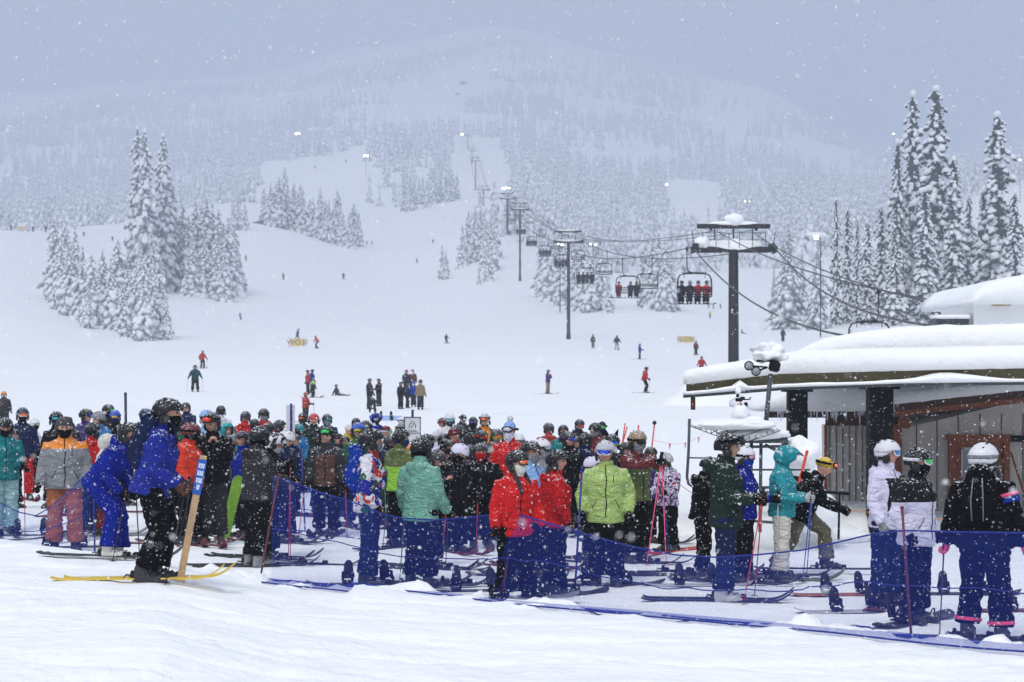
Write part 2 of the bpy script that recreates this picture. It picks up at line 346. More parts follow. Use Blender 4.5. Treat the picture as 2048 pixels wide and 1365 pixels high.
# the woods farther up: the nearest trees one by one, the rest as one mass
def inside(u, d, x):
    liftx = (967-1024)/F*750+(935-967)/F*1100*(d-750)/350
    if d > 600 and d < 1150 and abs(x-(liftx if d > 750 else -5-(d-600)*.05)) < 13: return False
    if 1335 < u < 1440 and 640 < d < 1020: return False
    if 1180 < u < 1345 and 640 < d < 700: return False
    if u < 520: return d > 740 and (d > 800 or u < 330)
    if u < 735: return d > 1010 or (u < 600 and d > 880 and False)
    if u < 925: return 835 < d < 1190 or d > 1420
    if u < 1700: return d > 560
    if u < 2300: return d > 640 and not (1880 < u and d < 760)
    return d > 500
pts = []
rf = random.Random(77)
while len(pts) < 9000:
    u = rf.uniform(-350, 2400); d = math.sqrt(rf.uniform(545**2, 1950**2))
    x = (u-1024)/F*d
    if not inside(u, d, x): continue
    cl = noise.noise(Vector((x*.012, d*.008, 4.2)))
    if d > 950 and cl < (-.30 if u < 520 else -.16): continue
    if d > 1150 and noise.noise(Vector((x*.006+9, d*.004, 1.2))) < -.30: continue
    if d > 1450 and cl < .05 and rf.random() < .75: continue
    d = far(d); pts.append((d, u, (u-1024)/F*d))
pts.sort()
zones = [(0, 'left'), (520, 'left of centre'), (925, 'right of the lift line'), (1345, 'right of centre'), (1700, 'far right')]
for i, (d, u, x) in enumerate(pts[:95]):
    z = [n for a, n in zones if u >= a or a == 0][-1]
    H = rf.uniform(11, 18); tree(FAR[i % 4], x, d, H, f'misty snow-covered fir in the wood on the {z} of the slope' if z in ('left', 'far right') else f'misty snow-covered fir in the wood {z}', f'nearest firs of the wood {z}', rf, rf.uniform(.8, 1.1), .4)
# mass
tm = []
for k in range(5):
    S, N = fir_parts(60+k, 15, 2.0+.2*k, 9, 4, 1, 0, 0, snow=1.35, power=.6)
    tm.append((np.concatenate(S.v), np.concatenate(S.f), np.concatenate(N.v), np.concatenate(N.f)))
tf = []
for k in range(4):
    S, N = fir_parts(80+k, 15, 2.1+.2*k, 6, 3, 1, 0, 0, snow=1.6, power=.6)
    tf.append((np.concatenate(S.v), np.concatenate(S.f), np.concatenate(N.v), np.concatenate(N.f)))
W = Soup()
for d, u, x in pts[95:]:
    sv, sf, nv, nf = tm[rf.randrange(5)] if d < 1250 else tf[rf.randrange(4)]; s = rf.uniform(.8, 1.35); a = rf.uniform(0, 6.28); ca, sa = math.cos(a), math.sin(a)
    M3 = np.array(((ca, -sa, 0), (sa, ca, 0), (0, 0, 1))).T; off = np.array((x, d, gz(x, d)-.5)); sc3 = np.array((s*.9, s*.9, s))
    W.add((sv*sc3)@M3+off, sf, 0); W.add((nv*sc3)@M3+off, nf, 1)
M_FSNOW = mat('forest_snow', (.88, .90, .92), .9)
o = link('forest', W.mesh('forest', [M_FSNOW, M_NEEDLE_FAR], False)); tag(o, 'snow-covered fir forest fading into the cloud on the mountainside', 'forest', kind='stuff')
# rocky outcrops showing through the snow
M_ROCK = mat('rock', (.11, .10, .10), .9, bump=.8, bs=1.5, var=.4, vscale=.6)
RK = [(1035, 905, 4, 'small grey rock ledge under the central wood'), ]
def rocks(name, pts_, label, sz):
    S = Soup(); rs = np.random.RandomState(3)
    for (x, y, s) in pts_:
        v, f = ICO[2]; p = v*(1+rs.uniform(-.35, .35, (len(v), 1)))*np.array((s*1.6, s, s*.55)); S.add(p+np.array((x, y, gz(x, y)+s*.1)), f)
    o = link(name, S.mesh(name, [M_ROCK], False)); tag(o, label, 'rock'); return o
rocks('rock_ledge', [(*UD(u, far(830)), 1.6) for u in (850, 862, 871)], 'grey rock ledge poking through snow below the central wood', 1)
rocks('rock_ledge', [(*UD(u, far(d)), 1.7) for u, d in ((520, 690), (530, 696), (540, 700))], 'dark rock ledge beside the long mid-slope row of firs', 1)
rocks('rock_ledge', [(*UD(u, far(700)), 2.2) for u in (1166, 1176, 1184)], 'grey rock shelf above the firs behind the second tower', 1)
rr_ = random.Random(4)
for cu, cdist, n, lab in [(890, 1500, 7, 'broken cliff bands high on the central peak'), (985, 1560, 6, 'broken rock outcrops below the central summit, right side'), (620, 1600, 6, 'faint rock band on the ridge left of centre'), (320, 1400, 3, 'single faint rock outcrop on the left ridge')]:
    rocks('rock_outcrop', [(*UD(cu+rr_.uniform(-45, 45), far(cdist+rr_.uniform(-70, 70))), rr_.uniform(1.5, 3.5)) for _ in range(n)], lab, 1)
# ------------------------------------------------------------------ people: shapes
class MB:
    """collects closed shells (tubes, blobs) into one mesh"""
    def __init__(s): s.v = []; s.f = []
    def raw(s, v, f): n = len(s.v); s.v += [tuple(p) for p in v]; s.f += [tuple(i+n for i in q) for q in f]
    def tube(s, pts, rad, n=12, xref=(1, 0, 0)):
        pts = [Vector(p) for p in pts]; V = []; Fc = []; L = len(pts)
        for i, p in enumerate(pts):
            d = (pts[min(i+1, L-1)]-pts[max(i-1, 0)]).normalized(); x = Vector(xref); x = x-d*x.dot(d)
            if x.length < .2: x = Vector((0, 1, 0)); x = x-d*x.dot(d)
            x.normalize(); y = d.cross(x); r = rad[i]; ra, rb = r if isinstance(r, (tuple, list)) else (r, r)
            for k in range(n):
                a = 2*math.pi*k/n; V.append(p+x*(math.cos(a)*ra)+y*(math.sin(a)*rb))
        for i in range(L-1):
            for k in range(n): Fc.append((i*n+k, i*n+(k+1) % n, (i+1)*n+(k+1) % n, (i+1)*n+k))
        Fc.append(tuple(range(n-1, -1, -1))); Fc.append(tuple((L-1)*n+k for k in range(n)))
        s.raw(V, Fc)
    def blob(s, c, r, M=None, sub=2):
        v, f = ICO[sub]; r = r if isinstance(r, (tuple, list)) else (r,)*3
        P = [Vector((p[0]*r[0], p[1]*r[1], p[2]*r[2])) for p in v]
        if M is not None: P = [M @ p for p in P]
        s.raw([p+Vector(c) for p in P], f)
    def box(s, c, sz, M=None, bev=0):
        bm = bmesh.new(); bmesh.ops.create_cube(bm, size=1)
        for v in bm.verts: v.co = Vector((v.co.x*sz[0], v.co.y*sz[1], v.co.z*sz[2]))
        if bev: bmesh.ops.bevel(bm, geom=bm.edges[:], offset=bev, segments=2, affect='EDGES')
        P = [(M @ v.co if M is not None else v.co)+Vector(c) for v in bm.verts]
        s.raw(P, [[q.index for q in f.verts] for f in bm.faces]); bm.free()
    def prism(s, outline, axis, a, b):
        """outline in the two other axes, extruded from a to b along axis (0,1,2)"""
        n = len(outline)
        def P(o, t): l = list(o); l.insert(axis, t); return l
        V = [P(o, a) for o in outline]+[P(o, b) for o in outline]
        Fc = [(i, (i+1) % n, (i+1) % n+n, i+n) for i in range(n)]+[tuple(range(n-1, -1, -1)), tuple(range(n, 2*n))]
        s.raw(V, Fc)
    def mesh(s, name, smooth=True, mats=()):
        me = bpy.data.meshes.new(name); me.from_pydata(s.v, [], s.f)
        bm = bmesh.new(); bm.from_mesh(me); bmesh.ops.recalc_face_normals(bm, faces=bm.faces[:]); bm.to_mesh(me); bm.free()
        me.polygons.foreach_set('use_smooth', [smooth]*len(me.polygons))
        for m in mats: me.materials.append(m)
        return me
    def remesh(s, name, vox, smooth=4, wr=0, seed=0, sf=.5):
        me = s.mesh(name); o = bpy.data.objects.new('tmp', me); col.objects.link(o)
        m = o.modifiers.new('r', 'REMESH'); m.mode = 'VOXEL'; m.voxel_size = vox; m.use_smooth_shade = True
        if smooth: q = o.modifiers.new('s', 'SMOOTH'); q.factor = sf; q.iterations = smooth
        dg = bpy.context.evaluated_depsgraph_get(); dg.update(); e = o.evaluated_get(dg)
        out = bpy.data.meshes.new_from_object(e); out.name = name; bpy.data.objects.remove(o); bpy.data.meshes.remove(me)
        if wr:
            for v in out.vertices:
                p = v.co; q = Vector((p.x*5+p.z*4+seed, p.y*5, p.z*15-p.x*5)); a = noise.noise(q); b = noise.noise(q*2.3+Vector((5, 1, 2)))
                r_ = 1-abs(noise.noise(Vector((p.x*4+p.z*3, p.y*4+seed, p.z*9+3))))*2.6
                v.co = p+v.normal*(wr*(a*.8+b*.45+r_*.35-.2))
        out.polygons.foreach_set('use_smooth', [True]*len(out.polygons))
        return out

POSES = {
 'stand': dict(),
 'ease': dict(ab=14, el=28, sp=.13, hL=6, kL=10),
 'arms': dict(fl=18, el=70, sw=12, ab=10),
 'poles': dict(fl=12, el=78, sw=4, ab=12, sp=.11),
 'pockets': dict(fl=-8, el=48, sw=28, ab=20),
 'cross': dict(fl=28, el=98, sw=58, ab=10),
 'phone': dict(fl=38, el=112, sw=34, ab=6, hp=28),
 'mouth': dict(fl=48, el=128, sw=38, ab=8, hp=12),
 'hold': dict(fl=6, el=35, sw=14, ab=12, hp=24),
 'glide': dict(lean=9, hL=24, kL=34, hR=14, kR=26, fl=8, el=62, sw=8, ab=12, hp=-6, sp=.12),
 'suit': dict(lean=34, hL=30, kL=26, hR=38, kR=40, fl=30, el=58, sw=22, ab=8, hp=-22, sp=.12),
 'skate': dict(lean=26, hL=48, kL=44, hR=-16, kR=16, fl=58, el=38, sw=10, ab=10, hp=12, sp=.12),
 'point': dict(lean=4, fl=78, el=50, sw=42, ab=8, sp=.13),
 'slope': dict(lean=14, hL=24, kL=36, hR=20, kR=32, fl=16, el=46, ab=28, sw=0, sp=.16, hp=-6),
 'lunge': dict(lean=14, hL=26, kL=8, hR=-22, kR=4, ab=18, el=30, sp=.12),
 'crouch': dict(lean=34, hL=48, kL=58, hR=30, kR=50, ab=52, el=26, fl=18, sp=.24, hp=-18),
 'tend': dict(lean=72, hL=44, kL=46, hR=30, kR=36, fl=66, el=20, ab=10, sp=.2, hp=10),
 'sit': dict(lean=-4, hL=84, kL=76, hR=84, kR=80, fl=34, el=62, sw=20, ab=8, sp=.12),
 'slouch': dict(lean=7, fl=10, el=34, sw=22, ab=8, hp=16, hL=8, kL=14, hR=2, kR=5),
 'hip': dict(lean=-2, fl=-4, el=22, sw=12, ab=17, hL=12, kL=20, hR=-2, kR=2, sp=.15, hp=-3),
 'chat': dict(lean=3, fl=32, el=92, sw=30, ab=14, hp=6, sp=.12),
 'floor': dict(lean=-10, hL=84, kL=14, hR=78, kR=8, fl=-38, el=12, ab=18, sp=.14, seat=1),
}
def Rx(a): return Matrix.Rotation(R(a), 3, 'X')
def Ry(a): return Matrix.Rotation(R(a), 3, 'Y')
def Rz(a): return Matrix.Rotation(R(a), 3, 'Z')
def skeleton(pose, yaw=0, extra_pitch=0):
    g = dict(lean=2, hL=0, kL=3, hR=0, kR=3, fl=5, el=18, sw=6, ab=12, sp=.11, hp=0, seat=0); g.update(POSES[pose])
    if 'hR' not in POSES[pose] and 'hL' in POSES[pose]: g['hR'] = 0; g['kR'] = 3
    K = {'g': g}; low = 9
    for sgn, S in ((1, 'L'), (-1, 'R')):
        a, k = g['h'+S], g['k'+S]; sp = g['sp']
        hip = Vector((sgn*.095, 0, 0)); spread = math.degrees(math.asin(min(.9, max(-.3, (sp-.095)/.86))))
        kn = hip+Ry(-sgn*spread) @ (Rx(-a) @ Vector((0, 0, -.44))); an = kn+Ry(-sgn*spread) @ (Rx(-(a-k)) @ Vector((0, 0, -.41)))
        K['hip'+S], K['kn'+S], K['an'+S] = hip, kn, an; low = min(low, an.z); K['shank'+S] = (kn-an).normalized()
    base = -low+.11 if not g['seat'] else .14
    Mt = Rx(g['lean']*1.0); Mu = Rx(g['lean']*1.15)
    off = Vector((0, 0, base))
    K['pel'] = Vector((0, 0, 0)); K['chest'] = Mt @ Vector((0, .01, .30)); K['neck'] = K['chest']+Mu @ Vector((0, .012, .235))
    K['Mt'], K['Mu'] = Mt, Mu
    K['Mh'] = Rz(yaw) @ Rx(g['hp']+extra_pitch+g['lean']*.35)
    K['head'] = K['neck']+Mu @ Vector((0, -.014, .052))+K['Mh'] @ Vector((0, -.012, .095))
    for sgn, S in ((1, 'L'), (-1, 'R')):
        sh = K['neck']+Mu @ Vector((sgn*.178, .008, -.105))
        A = Mu @ Ry(-sgn*g['ab']) @ Rx(-g['fl']); el = sh+A @ Vector((0, 0, -.29))
        B = A @ Rz(-sgn*g['sw']) @ Rx(-g['el']); wr = el+B @ Vector((0, 0, -.25))
        K['sh'+S], K['el'+S], K['wr'+S], K['fd'+S] = sh, el, wr, (wr-el).normalized()
    for k in list(K):
        if isinstance(K[k], Vector) and not k.startswith(('fd', 'shank')): K[k] = K[k]+off
    K['top'] = K['head'].z+.125
    return K
_sk = {}
def SK(pose, yaw, pitch):
    k = (pose, yaw, pitch)
    if k not in _sk: _sk[k] = skeleton(*k)
    return _sk[k]

# head: a shaped skull with nose, brow, lips, ears and eyes
def head_shape(sub=3):
    v, f = ICO[sub] if sub in ICO else ico(sub)
    P = []
    for x, y, z in v:
        r = Vector((x*.077, y*.096, z*.118))
        if z < 0:
            k = -z; r.x *= 1-.34*k*k; r.y = r.y*(1-.18*k) if y < 0 else r.y*(1-.55*k)
            if y < 0: r.y -= .012*k
        g = lambda cx, cz, s: math.exp(-(((r.x-cx)/s)**2+((r.z-cz)/(s*1.2))**2)) if y < 0 else 0
        r.y -= .026*math.exp(-((r.x/.012)**2+((r.z+.022)/.020)**2)) if y < 0 else 0      # nose
        r.y -= .010*math.exp(-((r.x/.010)**2+((r.z-.004)/.022)**2)) if y < 0 else 0
        r.y += .010*(g(.030, .012, .014)+g(-.030, .012, .014))                           # sockets
        r.y -= .007*math.exp(-((r.x/.024)**2+((r.z+.058)/.009)**2)) if y < 0 else 0      # lips
        r.y -= .008*math.exp(-((r.x/.02)**2+((r.z+.092)/.014)**2)) if y < 0 else 0       # chin
        r.y -= .005*math.exp(-(((r.z-.030)/.009)**2+(r.x/.05)**2)) if y < 0 else 0       # brow
        P.append(r)
    return P, f
HEADP = {0: head_shape(3), 1: head_shape(4)}
M_SKIN = mat('skin', (.50, .27, .19), .55, spec=.35); M_LIP = mat('lips', (.38, .12, .10), .5); M_EYE = mat('eye', (.03, .02, .02), .2); M_BROW = mat('brow_hair', (.06, .035, .02), .8)
M_SKIN2 = mat('skin_tan', (.33, .17, .11), .55, spec=.35)
_body = {}
def body_mesh(pose, yaw, pitch, lod):
    key = (pose, yaw, pitch, lod)
    if key in _body: return _body[key]
    K = SK(pose, yaw, pitch); b = MB(); X = (1, 0, 0)
    b.tube([K['pel']-K['Mt'] @ Vector((0, 0, .08)), K['pel']+K['Mt'] @ Vector((0, 0, .12)), K['chest'], K['neck']-K['Mu'] @ Vector((0, 0, .07)), K['neck']], [(.14, .09), (.13, .09), (.145, .10), (.13, .07), (.055, .055)])
    b.tube([K['neck']-Vector((0, 0, .05)), K['neck'], K['head']-K['Mh'] @ Vector((0, -.01, .05))], [.06, .054, .052])
    for S, sg in (('L', 1), ('R', -1)):
        b.tube([K['hip'+S], K['kn'+S], K['an'+S]], [.075, .05, .04]); b.tube([K['an'+S], K['an'+S]+Vector((0, -.06, -.055))], [.035, .025])
        b.tube([K['sh'+S], K['el'+S], K['wr'+S]], [.052, .04, .027])
        HM = hand_matrix(K, S)
        if not lod: hand_into(b, HM, sg, .0085)
        else: b.blob(HM @ Vector((0, 0, -.05)), .035)
    me = b.remesh('body', .0125 if not lod else .035, 2 if lod else 1)
    if lod: me_ = me
    bm = bmesh.new(); bm.from_mesh(me)
    P, f = HEADP[0 if lod else 1]; Mh = K['Mh']; vs_ = [bm.verts.new(K['head']+Mh @ p) for p in P]
    for q in f:
        fc = bm.faces.new([vs_[i] for i in q]); fc.smooth = True
        c = (P[q[0]]+P[q[1]]+P[q[2]])/3
        if c.y < -.05 and abs(c.z+.058) < .008 and abs(c.x) < .024: fc.material_index = 1
        elif c.y < -.05 and abs(c.z-.010) < .006 and .018 < abs(c.x) < .042: fc.material_index = 2
        elif c.y < -.05 and abs(c.z-.030) < .005 and .014 < abs(c.x) < .046: fc.material_index = 3
    for sg in (1, -1):
        ve, fe = ICO[2]; w_ = [bm.verts.new(K['head']+Mh @ Vector((sg*.078+p[0]*.010, .008+p[1]*.02, -.005+p[2]*.032))) for p in ve]
        for q in fe: bm.faces.new([w_[i] for i in q]).smooth = True
    bm.to_mesh(me); bm.free(); _body[key] = me; return me
def hand_matrix(K, S):
    z = -K['fd'+S]; up = Vector((0, -1, .5)); up = (up-z*up.dot(z))
    if up.length < .2: up = Vector((0, 0, 1))-z*z.z
    up.normalize(); x = up.cross(z).normalized()      # y = -up (thumb side is -y ... towards the front)
    M = Matrix((x, -up, z)).transposed().to_4x4(); M.translation = K['wr'+S]; return M
def hand_into(b, M, sg, r, curl=62, cuff=0):
    """palm, four bent fingers of unequal length and a thumb from the side of the palm; fingers towards -z, thumb on -y"""
    T = lambda x, y, z: M @ Vector((x*sg, y, z))
    b.tube([T(0, 0, .01), T(0, 0, -.04), T(0, 0, -.085)], [(r*2.2, r*3.2), (r*1.9, r*4.2), (r*1.6, r*4.4)], 10, xref=M.to_3x3() @ Vector((1, 0, 0)))
    for k, ln in enumerate((.9, 1.0, .94, .74)):
        y = (-.030+.020*k)*r/.0085*.95; a = 0; p = Vector((0, y, -.085)); L = [T(*p)]; rr = [r*1.08]
        for seg, q in enumerate((.036, .026, .020)):
            a += R(curl if seg else curl*.8); p = p+Vector((-math.sin(a), 0, -math.cos(a)))*q*ln*(r/.0085*.3+.7); L.append(T(*p)); rr.append(r*(1-.08*seg))
        b.tube(L, rr, 8)
    b.tube([T(0, -.022, -.025), T(-.012, -.044*r/.0085*.95, -.055), T(-.034, -.042, -.080), T(-.048, -.026, -.088)], [r*1.3, r*1.25, r*1.1, r*.95], 8)
GLOVE = {}
for sg, S in ((1, 'L'), (-1, 'R')):
    b = MB(); hand_into(b, Matrix(), sg, .0128); b.tube([(0, 0, .07), (0, 0, .02), (0, 0, -.01)], [(.040, .046), (.036, .042), (.028, .036)], 12)
    GLOVE[S] = b.remesh('glove', .0062, 1)
_jk = {}
def jacket_mesh(pose, style, lod):
    key = (pose, style, lod) if 'hood' not in style else None
    if key and key in _jk: return _jk[key]
    if not key:
        key = (pose, style, lod)
        if key in _jk: return _jk[key]
    K = SK(pose, 0, 0); Mt, Mu = K['Mt'], K['Mu']; b = MB(); long_ = .17 if 'long' in style else (.07 if 'short' in style else .12)
    fat = 1.10 if 'puffy' in style else 1.0
    T = lambda z, y=0: K['pel']+Mt @ Vector((0, y, z)); U = lambda z, y=0: K['neck']+Mu @ Vector((0, y, z))
    hem = -long_; sit = K['g']['hL'] > 60 and K['g']['hR'] > 60
    if sit: hem = -.07
    b.tube([T(hem), T(hem+.035), T(hem+.06), T(.06), T(.15), T(.24), T(.32), U(-.17), U(-.11), U(-.055), U(-.01)],
           [(.212*fat, .172*fat), (.222*fat, .180*fat), (.216*fat, .174*fat), (.206*fat, .166*fat), (.202*fat, .162*fat), (.214*fat, .172*fat), (.222*fat, .172*fat), (.218*fat, .160*fat), (.185, .140), (.130, .115), (.09, .092)], 20)
    b.tube([U(-.06), U(-.01), U(.035, -.006), U(.06, -.010)], [(.105, .10), (.086, .092), (.084, .094), (.080, .088)], 16)          # collar
    if 'hood' not in style: b.tube([U(-.05, .085)+Vector((-.135, -.05, .0)), U(-.055, .125)+Vector((-.07, 0, 0)), U(-.075, .15), U(-.055, .125)+Vector((.07, 0, 0)), U(-.05, .085)+Vector((.135, -.05, .0))], [(.02, .03), (.045, .055), (.055, .085), (.045, .055), (.02, .03)], 12)
    for S, sg in (('L', 1), ('R', -1)):
        sh, el, wr = K['sh'+S], K['el'+S], K['wr'+S]
        s0 = sh+Mu @ Vector((-sg*.075, 0, .012))
        b.tube([s0, sh, sh.lerp(el, .5), el, el.lerp(wr, .5), wr.lerp(el, .04)], [.078*fat, .086*fat, .082*fat, .074*fat, .070*fat, .056*fat], 14)
        b.tube([wr.lerp(el, .14), wr.lerp(el, -.01)], [.060, .056], 12)
    vox = .0155 if not lod else .035
    me = b.remesh('jacket', vox, 4 if not lod else 2, .0125 if not lod else 0, seed=hash_(pose+style))
    _jk[key] = me; return me
def hash_(s): return sum(ord(c)*(i+3) for i, c in enumerate(s)) % 97
def jname(j): return j if isinstance(j, str) else j[1]
def pack_front(yaw): return abs(((yaw+180) % 360)-180) > 115
_zp = {}
def zip_mesh(pose, style):
    k = (pose, style)
    if k in _zp: return _zp[k]
    me = jacket_mesh(pose, style, False); bv = BVHTree.FromPolygons([v.co for v in me.vertices], [tuple(p.vertices) for p in me.polygons]); K = SK(pose, 0, 0); b = MB()
    def trace(pts, r):
        L = []
        for q in pts:
            h = bv.ray_cast(q+K['Mt'] @ Vector((0, -.6, 0)), K['Mt'] @ Vector((0, 1, 0)))
            if h[0] is not None and (h[0]-q).length < .25: L.append(h[0]+K['Mt'] @ Vector((0, -.002, 0)))
        if len(L) > 2: b.tube(L, [r]*len(L), 5, xref=(1, 0, 0))
    p0, p1 = K['pel'], K['neck']; ax = (p1-p0)
    trace([p0.lerp(p1, t/24)+Vector((.006*math.sin(t*.5), 0, 0)) for t in range(-4, 25)], (.0062, .004))
    for sg in (1, -1): trace([p0+ax*(.02+.20*t/8)+K['Mt'] @ Vector((sg*(.155-.05*t/8), 0, 0)) for t in range(9)], (.0045, .003))
    trace([p0+ax*(.60+.17*t/8)+K['Mt'] @ Vector((.085, 0, 0)) for t in range(9)], (.004, .003))
    _zp[k] = b.mesh('zip'); return _zp[k]
_tr = {}
def trousers_mesh(pose, lod, baggy=1.0):
    key = (pose, lod, baggy)
    if key in _tr: return _tr[key]
    K = SK(pose, 0, 0); b = MB(); Mt = K['Mt']
    b.tube([K['pel']+Mt @ Vector((0, 0, .12)), K['pel'], K['pel']-Vector((0, 0, .05))-(K['kn'+'L']-K['hipL']).normalized()*0], [(.165, .12), (.175, .135), (.165, .13)], 16)
    for S in 'LR':
        h, k, a = K['hip'+S], K['kn'+S], K['an'+S]; e = a+(k-a).normalized()*.03
        b.tube([h+Vector((0, 0, .02)), h.lerp(k, .15), h.lerp(k, .6), k, k.lerp(e, .4), k.lerp(e, .8), e], [.095, .118*baggy, .108*baggy, .096*baggy, .096*baggy, .106*baggy, .112*baggy], 14)
    me = b.remesh('trousers', .0155 if not lod else .035, 3 if not lod else 2, .016 if not lod else 0, seed=31+hash_(pose))
    _tr[key] = me; return me
def hood_mesh():
    b = MB(); v, f = ICO[3]; P = []
    for x, y, z in v:
        p = Vector((x*.138, y*.152, z*.152)); 
        P.append(p)
    bm = bmesh.new(); vs_ = [bm.verts.new(p) for p in P]
    for q in f: bm.faces.new([vs_[i] for i in q])
    dl = [q for q in bm.faces if q.calc_center_median().y < -.072 and q.calc_center_median().z < .078 and abs(q.calc_center_median().x) < .095]
    dl += [q for q in bm.faces if q.calc_center_median().z < -.125 and q not in dl]
    bmesh.ops.delete(bm, geom=dl, context='FACES')
    for v_ in bm.verts:
        if v_.co.z < -.04: v_.co.x *= .93; v_.co.y += .012
        if v_.co.y < -.06: v_.co.y -= .03*max(0, (v_.co.z+.03)/.15)
        v_.co += Vector((0, 0, .0))+v_.co.normalized()*.006*noise.noise(v_.co*14)
    bmesh.ops.recalc_face_normals(bm, faces=bm.faces[:])
    r = bmesh.ops.solidify(bm, geom=bm.faces[:], thickness=.012)
    me = bpy.data.meshes.new('hood'); bm.to_mesh(me); bm.free(); me.polygons.foreach_set('use_smooth', [True]*len(me.polygons)); return me
HOOD = hood_mesh()
def helmet_mesh():
    nU, nV = 30, 12; V = []; Fc = []
    def rad(a, t, off=0):
        # a: angle around (0 = front -y), t: 0 top .. 1 rim
        fr = math.cos(a); lim = 96+14*(-fr)+10*abs(math.sin(a))**3   # degrees from the top where the rim is
        if fr > .35: lim = 80
        elif fr > -.1: lim = 80+(.35-fr)/.45*32
        th = R(lim)*t
        x = math.sin(a)*math.sin(th)*(.116+off); y = -math.cos(a)*math.sin(th)*(.137+off); z = math.cos(th)*(.132+off)+.0
        return Vector((x, y+.008, z+.012))
    for off in (0, -.016):
        for j in range(nV+1):
            for i in range(nU): V.append(rad(2*math.pi*i/nU, max(j/nV, .02), off))
    n1 = (nV+1)*nU
    for j in range(nV):
        for i in range(nU):
            a, b_ = j*nU+i, j*nU+(i+1) % nU; Fc.append((a, b_, b_+nU, a+nU)); Fc.append((n1+a, n1+a+nU, n1+b_+nU, n1+b_))
    for i in range(nU): a, b_ = nV*nU+i, nV*nU+(i+1) % nU; Fc.append((a, b_, n1+b_, n1+a))
    Fc.append(tuple(range(nU)))
    me = bpy.data.meshes.new('helmet'); me.from_pydata(V, [], Fc); nf = len(Fc)
    mi = [0]*nf
    bm = bmesh.new(); bm.from_mesh(me)
    for q in bm.faces: q.smooth = True
    # ear pads
    for sg in (1, -1):
        v, f = ICO[2]; w_ = [bm.verts.new((sg*.099+p[0]*.020, .010+p[1]*.044, -.052+p[2]*.052)) for p in v]
        for q in f: k = bm.faces.new([w_[i] for i in q]); k.material_index = 1; k.smooth = True
    # vents and brow rib
    for sg in (1, -1):
        for (yy, zz) in ((-.055, .112), (.02, .128), (.075, .098)):
            v, f = ICO[1]; w_ = [bm.verts.new((sg*.048+p[0]*.007, yy+.008+p[1]*.021, zz+.0115+p[2]*.006)) for p in v]
            for q in f: bm.faces.new([w_[i] for i in q]).material_index = 1
    bmesh.ops.recalc_face_normals(bm, faces=bm.faces[:]); bm.to_mesh(me); bm.free(); return me
HELMET = helmet_mesh()
def goggles_meshes():
    """frame with strap, and the lens"""
    b = MB(); n = 9; rim = []
    def surf(x, z, o=0): return Vector((x, -math.sqrt(max(0, 1-(x/.092)**2))*.108-.008-o, z))
    prof = [(-.080, .012), (-.074, .036), (-.04, .046), (0, .047), (.04, .046), (.074, .036), (.080, .012), (.070, -.022), (.040, -.034), (.014, -.026), (0, -.012), (-.014, -.026), (-.040, -.034), (-.070, -.022)]
    ring = [surf(x, z+.010, .006) for x, z in prof]; b.tube(ring+[ring[0]], [.0085]*(len(ring)+1), 6, xref=(0, 0, 1))
    L = []
    for sg in (1, -1):
        st = [Vector((sg*.080, -.045, .024)), Vector((sg*.1215, -.02, .026)), Vector((sg*.126, .03, .028)), Vector((sg*.105, .095, .030)), Vector((sg*.05, .142, .032)), Vector((0, .153, .032))]
        b.tube(st, [(.017, .0035)]*6, 6, xref=(0, 0, 1))
    fr = b.mesh('goggles')
    V = []; Fc = []
    inn = [(x*.93, z*.90+.010) for x, z in prof]; V.append(surf(0, .018, .016)); mid = []
    for k in (.5, 1.0):
        for x, z in inn: V.append(surf(x*k, (z-.014)*k+.014, .016-.010*k*k))
    m = len(inn)
    for i in range(m): Fc.append((0, 1+i, 1+(i+1) % m)); Fc.append((1+i, 1+m+i, 1+m+(i+1) % m, 1+(i+1) % m))
    ln = bpy.data.meshes.new('lens'); ln.from_pydata(V, [], Fc)
    bm = bmesh.new(); bm.from_mesh(ln); bmesh.ops.recalc_face_normals(bm, faces=bm.faces[:]); bmesh.ops.solidify(bm, geom=bm.faces[:], thickness=.004)
    for q in bm.faces: q.smooth = True
    bm.to_mesh(ln); bm.free(); return fr, ln
GOGG, LENS = goggles_meshes()
def gaiter_mesh():
    b = MB(); b.tube([(0, .010, -.185), (0, .004, -.13), (0, -.008, -.095), (0, -.012, -.055), (0, -.010, -.022)], [(.075, .08), (.066, .075), (.070, .088), (.080, .102), (.079, .100)], 20); return b.mesh('neck_gaiter')
GAITER = gaiter_mesh()
def beanie_mesh():
    b = MB(); b.tube([(0, .004, .028), (0, .006, .058), (0, .008, .1), (0, .012, .135), (0, .014, .152)], [(.089, .108), (.091, .108), (.080, .094), (.048, .056), (.012, .014)], 20)
    b.tube([(0, .003, .018), (0, .004, .026), (0, .004, .058), (0, .005, .066)], [(.088, .106), (.098, .117), (.098, .117), (.088, .105)], 20); return b.mesh('beanie')
BEANIE = beanie_mesh()
b = MB(); v, f = ICO[2]; b.raw([Vector(p)*(.048+.008*noise.noise(Vector(p)*5)) for p in v], f); POM = b.mesh('pompom')
def cap_fur():
    b = MB(); b.tube([(0, .004, .03), (0, .006, .07), (0, .01, .12), (0, .012, .14)], [(.098, .118), (.10, .12), (.085, .10), (.03, .04)], 20)
    b.blob((0, -.112, .070), (.07, .022, .035)); b.blob((.10, .01, -.02), (.022, .05, .07)); b.blob((-.10, .01, -.02), (.022, .05, .07)); b.blob((0, .10, -.02), (.08, .03, .06))
    return b.remesh('fur_hat', .012, 1, .006)
FURHAT = cap_fur()
